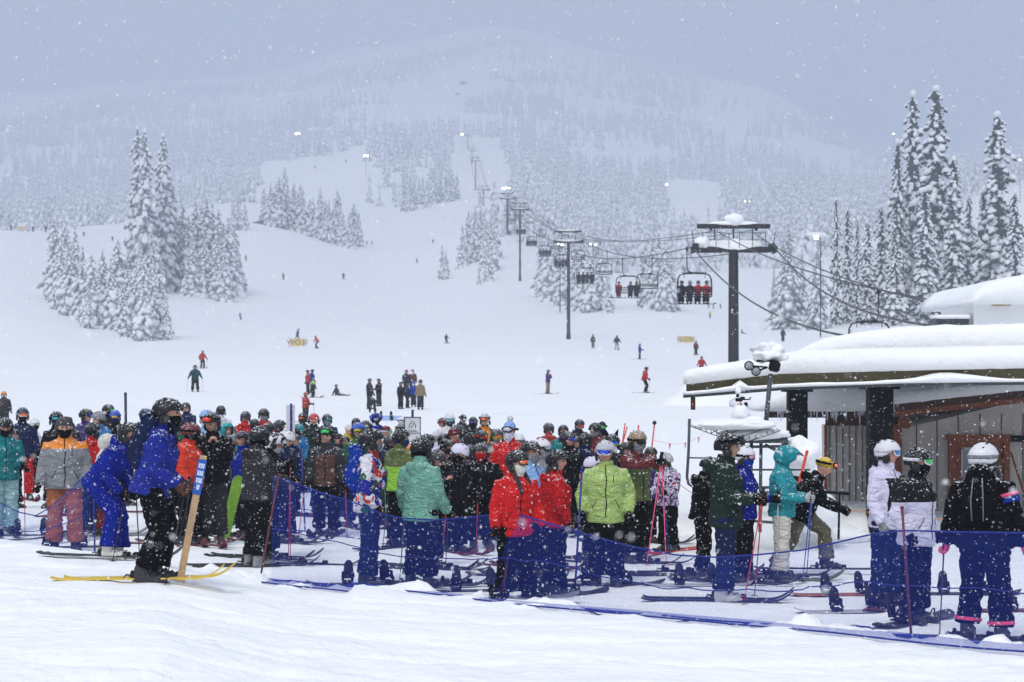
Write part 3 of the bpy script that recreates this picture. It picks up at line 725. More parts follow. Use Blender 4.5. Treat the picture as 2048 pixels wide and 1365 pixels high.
def hair_mesh(kind):
    b = MB()
    if kind == 'braids':
        for sg in (1, -1):
            L = [Vector((sg*.085, -.01, -.09)), Vector((sg*.098, -.05, -.16)), Vector((sg*.095, -.105, -.24)), Vector((sg*.09, -.125, -.33)), Vector((sg*.088, -.128, -.40))]; b.tube(L, [.022, .024, .020, .018, .006], 8)
            for t in range(7): p = L[1].lerp(L[3], t/6); b.blob(p+Vector((0, -.003, 0)), (.026, .022, .02), sub=1)
    else:
        b.tube([(0, .06, -.05), (0, .095, -.11), (0, .10, -.2), (0, .085, -.27)], [(.085, .05), (.09, .05), (.07, .04), (.02, .015)], 12)
    return b.mesh('hair')
HAIR = {'braids': hair_mesh('braids'), 'long': hair_mesh('long')}
def boot_mesh(kind):
    b = MB()
    if kind == 'ski':
        b.tube([(0, .075, .035), (0, .0, .05), (0, -.10, .045), (0, -.195, .035)], [(.052, .034), (.054, .048), (.052, .040), (.040, .028)], 12)
        b.tube([(0, .03, .03), (0, .025, .12), (0, -.01, .22), (0, -.03, .29)], [(.055, .075), (.056, .070), (.060, .072), (.064, .074)], 14)
        b.box((0, -.055, .012), (.075, .31, .024), bev=.005)
        for y, z in ((-.13, .078), (-.075, .10), (-.078, .165), (-.088, .225)): b.box((0, y, z), (.10, .030, .018), Rx(-30), .004)
    else:
        b.tube([(0, .085, .045), (0, .02, .055), (0, -.09, .05), (0, -.19, .042)], [(.052, .045), (.058, .056), (.058, .048), (.046, .036)], 12)
        b.tube([(0, .03, .04), (0, .02, .14), (0, .0, .22), (0, -.01, .30)], [(.058, .075), (.060, .075), (.064, .075), (.070, .082)], 14)
        b.box((0, -.05, .010), (.105, .30, .022), bev=.008)
    return b.remesh(kind+'_boot', .011, 1)
BOOT = {'ski': boot_mesh('ski'), 'board': boot_mesh('board')}

# ------------------------------------------------------------------ gear
def ski_meshes(L=1.72):
    V = []; Fc = []; n = 34
    for i in range(n+1):
        t = i/n; y = L*.54-L*t          # tip towards -y
        u = t; w_ = .046+.020*abs(2*t-1)**1.6
        if t > .90: w_ *= math.sqrt(max(.02, 1-((t-.90)/.10)**2*.97))
        if t < .03: w_ *= .75
        z = 0
        if t > .84: z = ((t-.84)/.16)**2*.135
        if t < .06: z = ((.06-t)/.06)**2*.02
        for x, zz in ((-w_, z), (w_, z), (w_*.96, z+.016), (-w_*.96, z+.016)): V.append((x, y, zz+.004))
    for i in range(n):
        a, b_ = i*4, i*4+4
        for k in range(4): Fc.append((a+k, a+(k+1) % 4, b_+(k+1) % 4, b_+k))
    Fc.append((0, 3, 2, 1)); Fc.append((n*4, n*4+1, n*4+2, n*4+3))
    me = bpy.data.meshes.new('ski'); me.from_pydata(V, [], Fc)
    bm = bmesh.new(); bm.from_mesh(me); bmesh.ops.recalc_face_normals(bm, faces=bm.faces[:]); bm.to_mesh(me); bm.free()
    b = MB()
    b.box((0, .095, .040), (.062, .10, .045), bev=.008); b.box((0, .125, .070), (.050, .035, .045), Rx(20), .006)
    b.box((0, -.215, .040), (.066, .07, .045), bev=.008); b.box((0, -.03, .025), (.07, .34, .012), bev=.003)
    for sg in (1, -1): b.tube([(sg*.04, .09, .03), (sg*.05, .19, .05), (sg*.04, .21, .02)], [.007, .006, .005], 6)
    return me, b.mesh('binding', False)
SKI, SKIBIND = ski_meshes()
def board_meshes(L=1.5):
    V = []; n = 40; top = []; n2 = 28
    # outline along x
    xs = [L*(i/n-.5) for i in range(n+1)]; V = []; Fc = []
    for x in xs:
        a = abs(x)/(L/2); w_ = .122+.018*a*a
        if a > .78: w_ *= math.sqrt(max(.01, 1-((a-.78)/.22)**2*.985))
        z = ((a-.74)/.26)**2*.055 if a > .74 else 0
        for y, zz in ((-w_, z), (-w_*.5, z), (w_*.5, z), (w_, z), (w_*.97, z+.011), (w_*.5, z+.012), (-w_*.5, z+.012), (-w_*.97, z+.011)): V.append((x, y, zz+.004))
    for i in range(n):
        for k in range(8): a, b_ = i*8, i*8+8; Fc.append((a+k, a+(k+1) % 8, b_+(k+1) % 8, b_+k))
    Fc.append(tuple(range(7, -1, -1))); Fc.append(tuple(n*8+k for k in range(8)))
    me = bpy.data.meshes.new('snowboard'); me.from_pydata(V, [], Fc)
    bm = bmesh.new(); bm.from_mesh(me); bmesh.ops.recalc_face_normals(bm, faces=bm.faces[:]); bm.to_mesh(me); bm.free()
    b = MB()   # binding: toes to -y, highback at +y
    b.box((0, 0, .028), (.115, .25, .018), bev=.004)
    hb = [(-.055, .05), (-.062, .13), (-.050, .235), (-.02, .27), (.02, .27), (.050, .235), (.062, .13), (.055, .05)]
    P1 = [Vector((x, .112+.03*(1-(x/.07)**2)*.8+z*.18, z)) for x, z in hb]; P2 = [p+Vector((0, .014, 0)) for p in P1]
    k = len(hb); b.raw(P1+P2, [tuple(range(k-1, -1, -1)), tuple(range(k, 2*k))]+[(i, (i+1) % k, (i+1) % k+k, i+k) for i in range(k)])
    for sg in (1, -1):
        b.tube([(sg*.062, -.09, .03), (sg*.066, .02, .055), (sg*.060, .10, .075), (sg*.045, .14, .08)], [(.006, .016)]*4, 6)
    b.tube([(-.064, -.07, .05), (-.04, -.085, .10), (.0, -.09, .115), (.04, -.085, .10), (.064, -.07, .05)], [(.016, .006)]*5, 6)
    b.tube([(-.064, .05, .07), (-.055, .01, .14), (0, -.005, .165), (.055, .01, .14), (.064, .05, .07)], [(.02, .008)]*5, 6)
    return me, b.mesh('binding')
BOARD, BDBIND = board_meshes()
def pole_meshes(L=1.16):
    s = MB(); s.tube([(0, 0, -L), (0, 0, -L+.06), (0, 0, 0)], [.0035, .0055, .0085], 7)
    g = MB(); g.tube([(0, 0, -.07), (0, 0, -.02), (0, 0, .05), (0, 0, .065)], [.013, .016, .015, .019], 8); g.tube([(0, -.01, .055), (.01, -.05, .03), (.005, -.045, -.05), (0, -.012, -.06)], [(.010, .002)]*4, 5)
    k = MB(); k.tube([(0, 0, -L+.055), (0, 0, -L+.062), (0, 0, -L+.07)], [.012, .046, .010], 12)
    return s.mesh('shaft'), g.mesh('grip'), k.mesh('basket')
PSH, PGR, PBK = pole_meshes()
def pack_meshes():
    b = MB(); b.tube([(0, .10, -.44), (0, .13, -.40), (0, .155, -.25), (0, .15, -.08), (0, .125, .05), (0, .10, .10)], [(.11, .05), (.145, .085), (.155, .105), (.150, .10), (.12, .075), (.05, .03)], 16)
    b.tube([(0, .235, -.36), (0, .255, -.25), (0, .24, -.12)], [(.07, .02), (.10, .035), (.07, .02)], 12); b.tube([(0, .19, .0), (0, .215, .06), (0, .15, .105)], [(.10, .03), (.11, .04), (.08, .03)], 12)
    body = b.remesh('pack', .014, 2, .008)
    s = MB()
    for sg in (1, -1):
        s.tube([(sg*.08, .11, .06), (sg*.10, .02, .115), (sg*.115, -.10, .04), (sg*.125, -.155, -.10), (sg*.14, -.10, -.26), (sg*.13, .06, -.36)], [(.024, .008)]*6, 8)
        s.tube([(sg*.05, .265, -.38), (sg*.055, .285, -.2), (sg*.04, .245, .0)], [(.006, .004)]*3, 5)
    s.tube([(-.11, -.165, -.07), (0, -.185, -.075), (.11, -.165, -.07)], [(.008, .004)]*3, 6, xref=(0, 0, 1))
    return body, s.mesh('strap')
PACK, PSTRAP = pack_meshes()

# ------------------------------------------------------------------ cloth
CC = dict(black=(.003, .0034, .0045), dark=(.018, .02, .024), charcoal=(.028, .026, .032), navy=(.010, .017, .06), blue=(.008, .035, .28), royal=(.006, .016, .23), red=(.42, .012, .014),
          brightred=(.52, .015, .016), orangered=(.60, .045, .02), maroon=(.12, .018, .022), brick=(.36, .045, .03), teal=(.012, .17, .19), turq=(.02, .32, .35), aqua=(.018, .27, .31), mint=(.16, .37, .285),
          paleblue=(.28, .48, .50), lime=(.36, .50, .16), green=(.02, .10, .05), dkgreen=(.014, .028, .022), olive=(.045, .048, .028), olivelt=(.10, .13, .04), limegreen=(.24, .50, .04),
          grey=(.20, .21, .23), ltgrey=(.42, .43, .46), white=(.62, .62, .67), cream=(.62, .60, .54), orange=(.72, .24, .03), rust=(.34, .11, .05), brown=(.10, .045, .035), tan=(.25, .19, .12),
          purple=(.06, .03, .16), lilac=(.62, .60, .76), yellow=(.65, .45, .04), pink=(.85, .10, .22), darkteal=(.008, .05, .065), skyblue=(.03, .17, .38), ltblue=(.22, .38, .68), khaki=(.14, .13, .09), blueb=(.012, .07, .46), helmtan=(.28, .20, .12))
def crease(m):
    n = m.node_tree; b = n.nodes['Principled BSDF']; tc = n.nodes.new('ShaderNodeTexCoord'); mp = n.nodes.new('ShaderNodeMapping'); mp.inputs['Scale'].default_value = (1, 1, 1.9); mp.inputs['Rotation'].default_value = (.3, .5, 0)
    nz = n.nodes.new('ShaderNodeTexNoise'); nz.inputs['Scale'].default_value = 6.5; nz.inputs['Detail'].default_value = 2.5; nz.inputs['Distortion'].default_value = .9
    n.links.new(tc.outputs['Object'], mp.inputs[0]); n.links.new(mp.outputs[0], nz.inputs['Vector'])
    s = n.nodes.new('ShaderNodeMath'); s.operation = 'SUBTRACT'; s.inputs[1].default_value = .5; n.links.new(nz.outputs[0], s.inputs[0])
    a = n.nodes.new('ShaderNodeMath'); a.operation = 'ABSOLUTE'; n.links.new(s.outputs[0], a.inputs[0])
    bp = n.nodes.new('ShaderNodeBump'); bp.inputs['Strength'].default_value = .9; bp.inputs['Distance'].default_value = .10; n.links.new(a.outputs[0], bp.inputs['Height'])
    lk = b.inputs['Normal'].links
    if lk: n.links.new(lk[0].from_socket, bp.inputs['Normal'])
    n.links.new(bp.outputs[0], b.inputs['Normal']); return m
def _dc(name):
    k = 'cloth_'+name
    if k in _mc: return _mc[k]
    return crease(dust(mat(k, CC[name], .85, bump=.5, bs=45, spec=.06, var=.16, vscale=5)))
def cloth(name, sheen=.0):
    if isinstance(name, str): return _dc(name)
    kind = name[0]; key = '_'.join(str(x) for x in name)
    if key in _mc: return _mc[key]
    m = bpy.data.materials.new('cloth_'+kind); m.use_nodes = True; n = m.node_tree; b = n.nodes['Principled BSDF']
    b.inputs['Roughness'].default_value = .8; b.inputs['Specular IOR Level'].default_value = .25
    tc = n.nodes.new('ShaderNodeTexCoord'); sp = n.nodes.new('ShaderNodeSeparateXYZ'); n.links.new(tc.outputs['Object'], sp.inputs[0])
    def rgb(c): q = n.nodes.new('ShaderNodeRGB'); q.outputs[0].default_value = (*CC[c], 1); return q.outputs[0]
    def math_(op, a, b_):
        q = n.nodes.new('ShaderNodeMath'); q.operation = op
        for i, x in enumerate((a, b_)):
            if isinstance(x, (int, float)): q.inputs[i].default_value = x
            elif x is not None: n.links.new(x, q.inputs[i])
        return q.outputs[0]
    def mixc(fac, a, b_):
        q = n.nodes.new('ShaderNodeMix'); q.data_type = 'RGBA'; n.links.new(fac, q.inputs[0]); n.links.new(a, q.inputs[6]); n.links.new(b_, q.inputs[7]); return q.outputs[2]
    X, Y, Z = sp.outputs
    if kind == 'yoke':      # lower, upper, height
        out = mixc(math_('GREATER_THAN', Z, name[3]), rgb(name[1]), rgb(name[2]))
    elif kind == 'panel':   # sleeves and shoulders c1, body panel c2
        ax = math_('ABSOLUTE', X, None); inx = math_('LESS_THAN', ax, name[3]); lo = math_('LESS_THAN', Z, name[4]); hi = math_('GREATER_THAN', Z, name[5])
        out = mixc(math_('MULTIPLY', math_('MULTIPLY', inx, lo), hi), rgb(name[1]), rgb(name[2]))
    elif kind == 'flower':  # scattered blotches on a pale ground
        out = rgb(name[1])
        for k, (c, sc_, th) in enumerate(name[2]):
            nz = n.nodes.new('ShaderNodeTexNoise'); nz.inputs['Scale'].default_value = sc_; nz.inputs['Detail'].default_value = 2
            mp = n.nodes.new('ShaderNodeMapping'); mp.inputs['Location'].default_value = (k*3.7, k*1.3, k*2.1); n.links.new(tc.outputs['Object'], mp.inputs[0]); n.links.new(mp.outputs[0], nz.inputs['Vector'])
            out = mixc(math_('GREATER_THAN', nz.outputs[0], th), out, rgb(c))
    nz = n.nodes.new('ShaderNodeTexNoise'); nz.inputs['Scale'].default_value = 55; n.links.new(tc.outputs['Object'], nz.inputs['Vector'])
    bp = n.nodes.new('ShaderNodeBump'); bp.inputs['Strength'].default_value = .35; bp.inputs['Distance'].default_value = .02; n.links.new(nz.outputs[0], bp.inputs['Height']); n.links.new(bp.outputs[0], b.inputs['Normal'])
    n.links.new(out, b.inputs['Base Color']); crease(dust(m)); _mc[key] = m; return m
def shell(c):
    k = 'shell_'+c
    return _mc[k] if k in _mc else dust(mat(k, CC[c], .45, spec=.3, bump=.05, bs=30), .65, .9, 52)
M_PAD = mat('dark_padding', (.012, .012, .014), .8)
LC = dict(blue=(.02, .08, .75), orange=(.95, .16, .02), red=(.8, .06, .03), green=(.05, .6, .15), teal=(.02, .45, .5), black=(.01, .01, .012), purple=(.22, .08, .6), yellow=(.7, .55, .05), silver=(.4, .45, .5), white=(.6, .65, .7), pink=(.6, .2, .35), mirror=(.05, .25, .6))
def lens(c): return mat('lens_'+c, LC[c], .22, metal=.35, spec=.8)
PERSONS = []; _shorts = set()
def rest(loc, rz, L, along):
    if loc[1] > 60: return loc
    c_, s_ = math.cos(rz), math.sin(rz); ax = (s_, -c_) if along == 'y' else (c_, s_)
    return (loc[0], loc[1], max([loc[2]]+[gz(loc[0]+ax[0]*t*L, loc[1]+ax[1]*t*L)-.004 for t in (-.45, -.3, -.15, 0, .15, .3, .45)]))
def ski_thing(loc, rz, c, label, group='skis', pitch=0):
    if group == 'skis' and not label.startswith('ski on the'): loc = rest(loc, rz, 1.7, 'y')
    o = link('ski', SKI, None, [mat('ski_'+c, CC[c], .45, var=.25, vscale=9)]); o.location = loc; o.rotation_euler = (pitch, 0, rz)
    tag(o, label, 'ski', group); link('binding', SKIBIND, o, [M_PAD]); return o
def board_thing(loc, rz, c, label, L=1.0, rot=None, bind=True):
    if not rot: loc = rest(loc, rz, 1.5, 'x')
    o = link('snowboard', BOARD, None, [cloth(c) if not isinstance(c, str) else mat('board_'+c, CC[c], .4, var=.3, vscale=6)]); o.location = loc
    o.rotation_euler = rot if rot else (0, 0, rz); o.scale = (L, L, L)
    tag(o, label, 'snowboard', 'snowboards')
    if bind:
        for x in (-.24, .24): q = link('binding', BDBIND, o, [M_PAD]); q.location = (x, 0, .012); q.rotation_euler = (0, 0, R(8 if x > 0 else -8))
    return o
def pole_thing(top, bot, c, label):
    d = (Vector(top)-Vector(bot)); L = d.length; o = empty('ski_pole', top); s = L/1.16
    o.rotation_euler = d.to_track_quat('Z', 'Y').to_euler(); o.scale = (1, 1, s)
    tag(o, label, 'ski pole', 'ski poles'); link('shaft', PSH, o, [mat('pole_'+c, CC[c], .35)]); link('grip', PGR, o, [M_PAD]); link('basket', PBK, o, [M_PAD]); return o
def person(u, v, d, pose='stand', yaw=0, j='black', p='black', hat=('helmet', 'black'), g=None, gl='black', kit=None, kc='dark', pc='dark', poles='LR',
           hy=None, hp=0, style='std', gait='auto', label='', short='', pack=None, bt=None, h=None, lod=None, z=None, x=None, group=None, ky=None, skin=None, hair=None, baggy=1.0, wide=1.0, strap='black', rot=None, tilt=0, lean=0):
    """u, v: photo pixel of the head top; d: distance; yaw 0 faces the camera, 90 faces right"""
    lod = (d > 70) if lod is None else lod
    hs = random.Random(int(u*31+v*7)); r1, r2, r3, r4 = hs.random(), hs.random(), hs.random(), hs.random()
    if pose == 'stand' and not lod: pose = ['stand', 'ease', 'slouch', 'hip', 'chat', 'arms', 'pockets'][int(r1*7)]; yaw += (r4-.5)*24
    if hy is None: hy = 0 if lod else (-32, 0, 0, 32)[int(r2*4)]
    if gait == 'auto': gait = ('black', 'black', None, None, 'charcoal', 'grey', 'navy')[int(r3*7)]
    if style == 'std' and r4 > .62 and not lod: style = 'puffy'
    if wide == 1.0: wide = .98+.14*r2
    if kit is None and d < 37 and pose != 'skate' and not short:
        w_ = label.split(); cut = [i for i, q in enumerate(w_) if i > 2 and q in ('behind', 'right', 'left', 'between', 'below', 'above', 'standing', 'half', 'peeking', 'seen', 'directly', 'hidden', 'almost', 'deep')]
        short = ' '.join((w_[:cut[0]] if cut else w_)[:7]); short = short if short not in _shorts else ' '.join(w_[:3]+w_[-4:]); _shorts.add(short); kit = 'ski'; kc = ('dark', 'charcoal', 'maroon', 'navy', 'grey')[int(r1*5)]; pc = ('black', None, None, 'maroon', 'blue')[int(r2*5)]; poles = 'L' if r3 > .5 else 'R'
    X0 = (u-1024)/F*d
    K = SK(pose, hy, hp); G = gz(X0, d) if z is None else z
    ztop = CAMZ+(HOR-v)/F*d
    htop = K['top']+(.025 if hat else 0)+(.02 if 'hood' in style else 0)
    s = (ztop-G)/htop if h is None else h
    # shift so that the head (not the feet) sits on column u
    hd = Rz(yaw) @ Rx(lean) @ (K['head']*s); loc = Vector((X0-hd.x, d-hd.y*0, 0)); loc.z = gz(loc.x, loc.y) if z is None else z
    if h is None: s = (ztop-loc.z)/htop
    o = empty('person', loc, R(yaw)); o.scale = (s*wide, s*wide, s)
    if lean: o.rotation_euler = (R(lean), 0, R(yaw))
    if tilt: o.rotation_euler = (0, R(tilt), R(yaw))
    tag(o, label, 'person', group)
    skin = skin or M_SKIN
    link('body', body_mesh(pose, hy, hp, lod), o, [skin, M_LIP, M_EYE, M_BROW])
    jo = link('jacket', jacket_mesh(pose, style, lod), o, [cloth(j)])
    link('trousers', trousers_mesh(pose, lod, baggy), o, [cloth(p)])
    Hm = Matrix.Translation(K['head']) @ K['Mh'].to_4x4()
    if 'hood' in style: link('hood', HOOD, o, [cloth(j if isinstance(j, str) else j[1] if j[0] != 'yoke' else j[2])], Hm)
    if hat and hat[0] == 'helmet' and 'hood' not in style: link('helmet', HELMET, o, [shell(hat[1]) if hat[1] != 'zebra' else cloth(('flower', 'white', (('black', 14, .5),))), M_PAD], Hm @ Matrix.Scale(1.05, 4))
    elif hat and hat[0] in ('beanie', 'pom'):
        q = link('beanie', BEANIE, o, [cloth(hat[1])], Hm)
        if hat[0] == 'pom': link('pompom', POM, q, [cloth('white')], Matrix.Translation((0, .014, .18)))
    elif hat and hat[0] == 'fur': link('fur_hat', FURHAT, o, [mat('fur_grey', (.06, .058, .055), .95, bump=1, bs=60, var=.5, vscale=30)], Hm)
    if g:
        up = Matrix.Translation((0, -.030, .050)) @ Matrix.Rotation(R(-10), 4, 'X') @ Matrix.Scale(1.03, 4) if g[0] == 'up' else Matrix()
        gc = g[1] if g[0] == 'up' else g[0] if isinstance(g, tuple) else g
        q = link('goggles', GOGG, o, [cloth(strap)], Hm @ up); link('lens', LENS, q, [lens(gc)])
    if not lod and d < 34 and not pack_front(yaw): link('zip', zip_mesh(pose, style), o, [cloth('black' if jname(j) not in ('black', 'dark', 'navy') else 'charcoal')])
    if gait and not lod: link('neck_gaiter', GAITER, o, [cloth(gait)], Hm)
    if hair: link('hair', HAIR[hair[0]], o, [mat('hair_'+hair[1], CC[hair[1]], .7, bump=.6, bs=90)], Hm)
    for S in 'LR':
        if gl: link('glove', GLOVE[S], o, [cloth(gl)], hand_matrix(K, S))
        bk = 'board' if kit == 'board' or bt == 'board' else 'ski'
        tw = (1 if S == 'L' else -1)*(10 if bk == 'board' else 1)
        dirf = Rz(tw); a = K['an'+S]
        fl = 0 if K['g']['hL'] < 80 else (0 if pose == 'sit' else 60)
        bm_ = Matrix.Translation((a.x, a.y-.0, a.z-.11)) @ dirf.to_4x4()
        if pose == 'floor': bm_ = Matrix.Translation((a.x, a.y, a.z)) @ Rx(-68).to_4x4() @ Matrix.Translation((0, 0, -.1))
        if pose == 'skate' and S == 'R': bm_ = Matrix.Translation((a.x, a.y, a.z-.11)) @ Rx(18).to_4x4()
        bc = 'ski_boot' if bk == 'ski' else 'snowboard_boot'
        link(bc, BOOT[bk], o, [mat('boot_'+(bt if bt and bt != 'board' else 'dark'), CC[bt] if bt and bt != 'board' else (.03, .032, .036), .5, var=.5, vscale=14)], bm_)
    bpy.context.view_layer.update() if False else None
    MW = Matrix.Translation(loc) @ Matrix.Rotation(R(yaw), 4, 'Z') @ Matrix.Rotation(R(lean), 4, 'X') @ Matrix.Diagonal((s*wide, s*wide, s, 1))
    if kit == 'ski':
        for S, nm in (('L', 'left'), ('R', 'right')):
            q = MW @ K['an'+S]; q.z = loc.z+(K['an'+S].z-.11)*s
            if lod: q.z = max(q.z, gz(q.x, q.y))
            ski_thing((q.x, q.y, q.z-.012 if not lod else q.z), R(yaw+(ky or 0)+(1.5 if S == 'L' else -1.5)), kc, f'{kc} ski under the {nm} boot of the {short}')
    elif kit == 'board':
        q = MW @ ((K['anL']+K['anR'])/2); yb = yaw+(ky or 0)
        board_thing((q.x, q.y, loc.z-.01), R(yb), kc, f'snowboard under the boots of the {short}', bind=True)
    if kit == 'ski' and pc and poles:
        for S, nm, sg in (('L', 'left', 1), ('R', 'right', -1)):
            if S not in poles: continue
            HM = MW @ hand_matrix(K, S); t = HM @ Vector((-.022*sg, 0, -.078)); rr = random.Random(int(u*7+v+ord(S)))
            out = Rz(yaw) @ Vector((sg*rr.uniform(.0, .12), rr.uniform(-.06, .22), 0)); bx, by = t.x+out.x, t.y+out.y
            bot = Vector((bx, by, gz(bx, by)-.03)); tp = t+(t-bot).normalized()*.05
            pole_thing(tp, bot, pc, f'{pc} ski pole in the {nm} hand of the {short}')
    if pack:
        q = empty('backpack', MW @ K['neck'], R(yaw), s); q.rotation_euler = (MW.to_3x3().normalized() @ K['Mu']).to_euler()
        tag(q, f'{pack} backpack on the back of the {short}', 'backpack', 'backpacks')
        link('pack_body', PACK, q, [cloth(pack)]); link('shoulder_strap', PSTRAP, q, [cloth(strap if strap != 'black' else 'dark')])
    PERSONS.append((label, loc, s)); return o, K, MW
# ------------------------------------------------------------------ the lift queue
Q = 'people waiting in the lift queue'; P = person
FLORAL = ('flower', 'white', (('royal', 5.5, .55), ('orangered', 7, .60), ('green', 6, .62)))
PINKFL = ('flower', 'lilac', (('purple', 16, .55), ('red', 19, .60), ('black', 22, .62)))
# foreground, outside the net on the left
P(335, 793, 20.2, 'glide', 96, ('yoke', 'royal', 'royal', 2), 'black', ('helmet', 'black'), None, 'brown', 'ski', 'yellow', 'black', label='tall skier in bright blue jacket with navy backpack beside the wooden sign stake', short='tall skier in the bright blue jacket', pack='navy', strap='navy', group=Q, hy=-10, gait='black', lean=5)
P(265, 838, 22.6, 'suit', 72, 'royal', 'royal', ('helmet', 'black'), None, 'black', 'ski', 'dark', 'black', label='skier bending forward in an all-blue suit with black and red helmet', short='skier in the all-blue suit', bt='cream', gait='red', group=Q, baggy=1.12, lean=5)
# left end, behind the first net
P(12, 835, 31.6, 'poles', 20, 'teal', 'paleblue', ('helmet', 'black'), None, 'black', 'ski', 'dark', 'red', label='skier in teal jacket and pale blue trousers cut by the left edge', short='skier in pale blue trousers', group=Q, hp=15)
P(46, 815, 40, 'ease', 25, 'navy', 'red', ('helmet', 'navy'), 'orange', 'black', 'ski', 'maroon', 'red', label='skier in navy jacket and bright red trousers with orange goggles', short='skier in bright red trousers', strap='white', group=Q)
P(70, 838, 46, 'stand', 80, 'white', 'black', ('helmet', 'white'), 'green', label='white-helmeted person half hidden right of the red-trousered skier', group=Q, short='white-helmeted person', strap='white')
P(112, 823, 37, 'stand', -10, 'black', 'black', ('helmet', 'black'), 'teal', label='person in black with teal goggles behind the grey and orange jacket', group=Q)
P(131, 832, 28.6, 'ease', 12, ('yoke', 'grey', 'orange', 1.36), 'rust', ('fur', 'grey'), None, 'black', 'board', 'dark', label='snowboarder in grey jacket with orange shoulders, rust trousers and fur hat', short='snowboarder in the fur hat', group=Q, style='puffy', hp=8, wide=1.1)
P(173, 818, 42, 'stand', 40, 'purple', 'black', ('helmet', 'black'), 'blue', label='person in purple jacket and black helmet with blue goggles, left crowd', group=Q)
P(197, 823, 38, 'stand', -20, 'skyblue', 'black', ('helmet', 'grey'), None, label='grey-helmeted person in sky blue jacket, bare face, left crowd', group=Q, gait=None)
P(217, 809, 48, 'stand', 30, 'black', 'black', ('helmet', 'black'), 'green', label='tallest rear person of the left crowd with green goggles', group=Q)
P(231, 820, 44, 'stand', 0, 'black', 'black', ('helmet', 'blueb'), 'yellow', label='person in blue helmet and yellow-green goggles, left crowd', group=Q, strap='blue')
P(185, 845, 31.5, 'stand', 150, 'red', 'navy', ('helmet', 'black'), None, 'black', 'ski', 'dark', None, label='person in red jacket and black helmet seen from behind, left crowd', short='red-jacketed person in the left crowd', group=Q)
P(213, 868, 30.5, 'stand', 120, 'cream', 'maroon', None, None, style='hood', label='small person with a cream hood up behind the all-blue suit', group=Q)
P(292, 817, 42, 'stand', 50, 'navy', 'black', ('helmet', 'navy'), 'blue', label='person in navy helmet and blue goggles just left of the tall blue skier', group=Q, strap='navy')
P(312, 815, 46, 'stand', 10, 'black', 'black', ('helmet', 'charcoal'), None, label='person in charcoal helmet almost hidden by the tall blue skier', group=Q)
P(372, 805, 54, 'stand', -15, 'navy', 'black', ('helmet', 'dark'), None, label='bare-faced person in navy jacket standing alone behind the left crowd', group=Q, gait=None)
P(352, 838, 44, 'stand', 40, 'green', 'black', ('helmet', 'dark'), 'black', label='person in green jacket between the navy and the coral jackets', group=Q)
P(382, 845, 29.5, 'ease', 75, 'orangered', 'black', ('helmet', 'maroon'), 'black', 'black', 'ski', 'maroon', 'black', label='skier in coral red jacket standing right behind the wooden sign stake', short='skier in the coral red jacket', group=Q, style='puffy')
P(413, 820, 37, 'stand', -30, 'ltblue', 'black', ('helmet', 'ltblue'), None, label='person in grey-blue helmet behind the man eating', group=Q, gait='white')
P(424, 825, 29.8, 'mouth', 10, 'black', 'charcoal', ('helmet', 'charcoal'), ('up', 'red'), None, 'ski', 'maroon', None, label='man in black jacket with both bare hands raised to his mouth', short='man with hands at his mouth', group=Q, gait=None)
P(442, 811, 50, 'stand', -170, 'white', 'black', ('helmet', 'black'), None, label='person with white collar and black helmet, rear left of centre', group=Q)
P(455, 846, 36, 'stand', 60, 'turq', 'black', None, None, style='hood', label='person with turquoise hood up between the man eating and red hoods', group=Q)
P(463, 870, 34, 'stand', 20, 'khaki', 'black', ('beanie', 'grey'), None, label='short person in grey beanie below the turquoise hood', group=Q)
P(491, 823, 46, 'stand', 165, 'red', 'black', ('helmet', 'charcoal'), None, label='person in red jacket seen from behind, left of the other rear red jacket', group=Q)
P(509, 838, 43, 'stand', 0, 'dark', 'black', ('helmet', 'dark'), 'black', label='dark person between the two rear red jackets', group=Q)
P(528, 817, 47, 'stand', -5, 'red', 'black', ('helmet', 'charcoal'), 'black', label='person in red jacket and grey helmet facing the camera, rear left of centre', group=Q)
o_, K_, MW_ = P(484, 862, 31.5, 'pockets', -60, 'royal', 'black', ('helmet', 'black'), None, 'black', None, label='person in royal blue jacket holding a lime green snowboard upright', group=Q, hy=20)
board_thing(PX(463, 1014, 30.6), 0, 'limegreen', 'lime green snowboard held upright beside the royal blue jacket', L=.66, rot=(R(84), R(104), R(6)), bind=False)
P(519, 852, 26.9, 'arms', 125, 'charcoal', 'black', ('helmet', 'black'), None, 'black', 'ski', 'charcoal', None, label='man in charcoal hooded jacket seen from behind, left of the net corner', short='man in the charcoal jacket', group=Q, bt='grey', ky=-30)
P(551, 866, 27.9, 'phone', 70, 'black', 'navy', ('helmet', 'zebra'), None, 'black', 'ski', 'dark', 'red', label='skier in black with zebra-striped helmet looking down behind the net corner', short='skier in the zebra-striped helmet', group=Q, gait='white', hp=14)
P(573, 861, 30.5, 'stand', 60, 'navy', 'navy', ('helmet', 'white'), None, label='bare-faced person in white helmet right behind the zebra helmet', group=Q, gait=None, hp=20)
P(560, 840, 41, 'stand', 80, 'dark', 'black', ('helmet', 'dark'), None, label='person in dark helmet left of the white panel sign', group=Q)
P(605, 826, 50, 'stand', 15, 'black', 'black', ('helmet', 'black'), 'orange', label='person with small orange goggles right of the white panel sign', group=Q)
P(598, 848, 43, 'stand', 20, 'skyblue', 'black', ('helmet', 'teal'), 'teal', label='child in sky blue jacket below the white panel sign', group=Q)
P(628, 827, 44, 'ease', 8, 'dkgreen', 'black', ('helmet', 'red'), 'red', 'black', 'ski', 'dark', 'black', label='skier in dark green jacket with bright red helmet and red goggles', short='skier in the bright red helmet', group=Q, strap='white', gait=None)
P(655, 828, 47, 'stand', 20, 'darkteal', 'black', ('helmet', 'charcoal'), 'teal', label='person in dark teal jacket with wide teal goggles', group=Q)
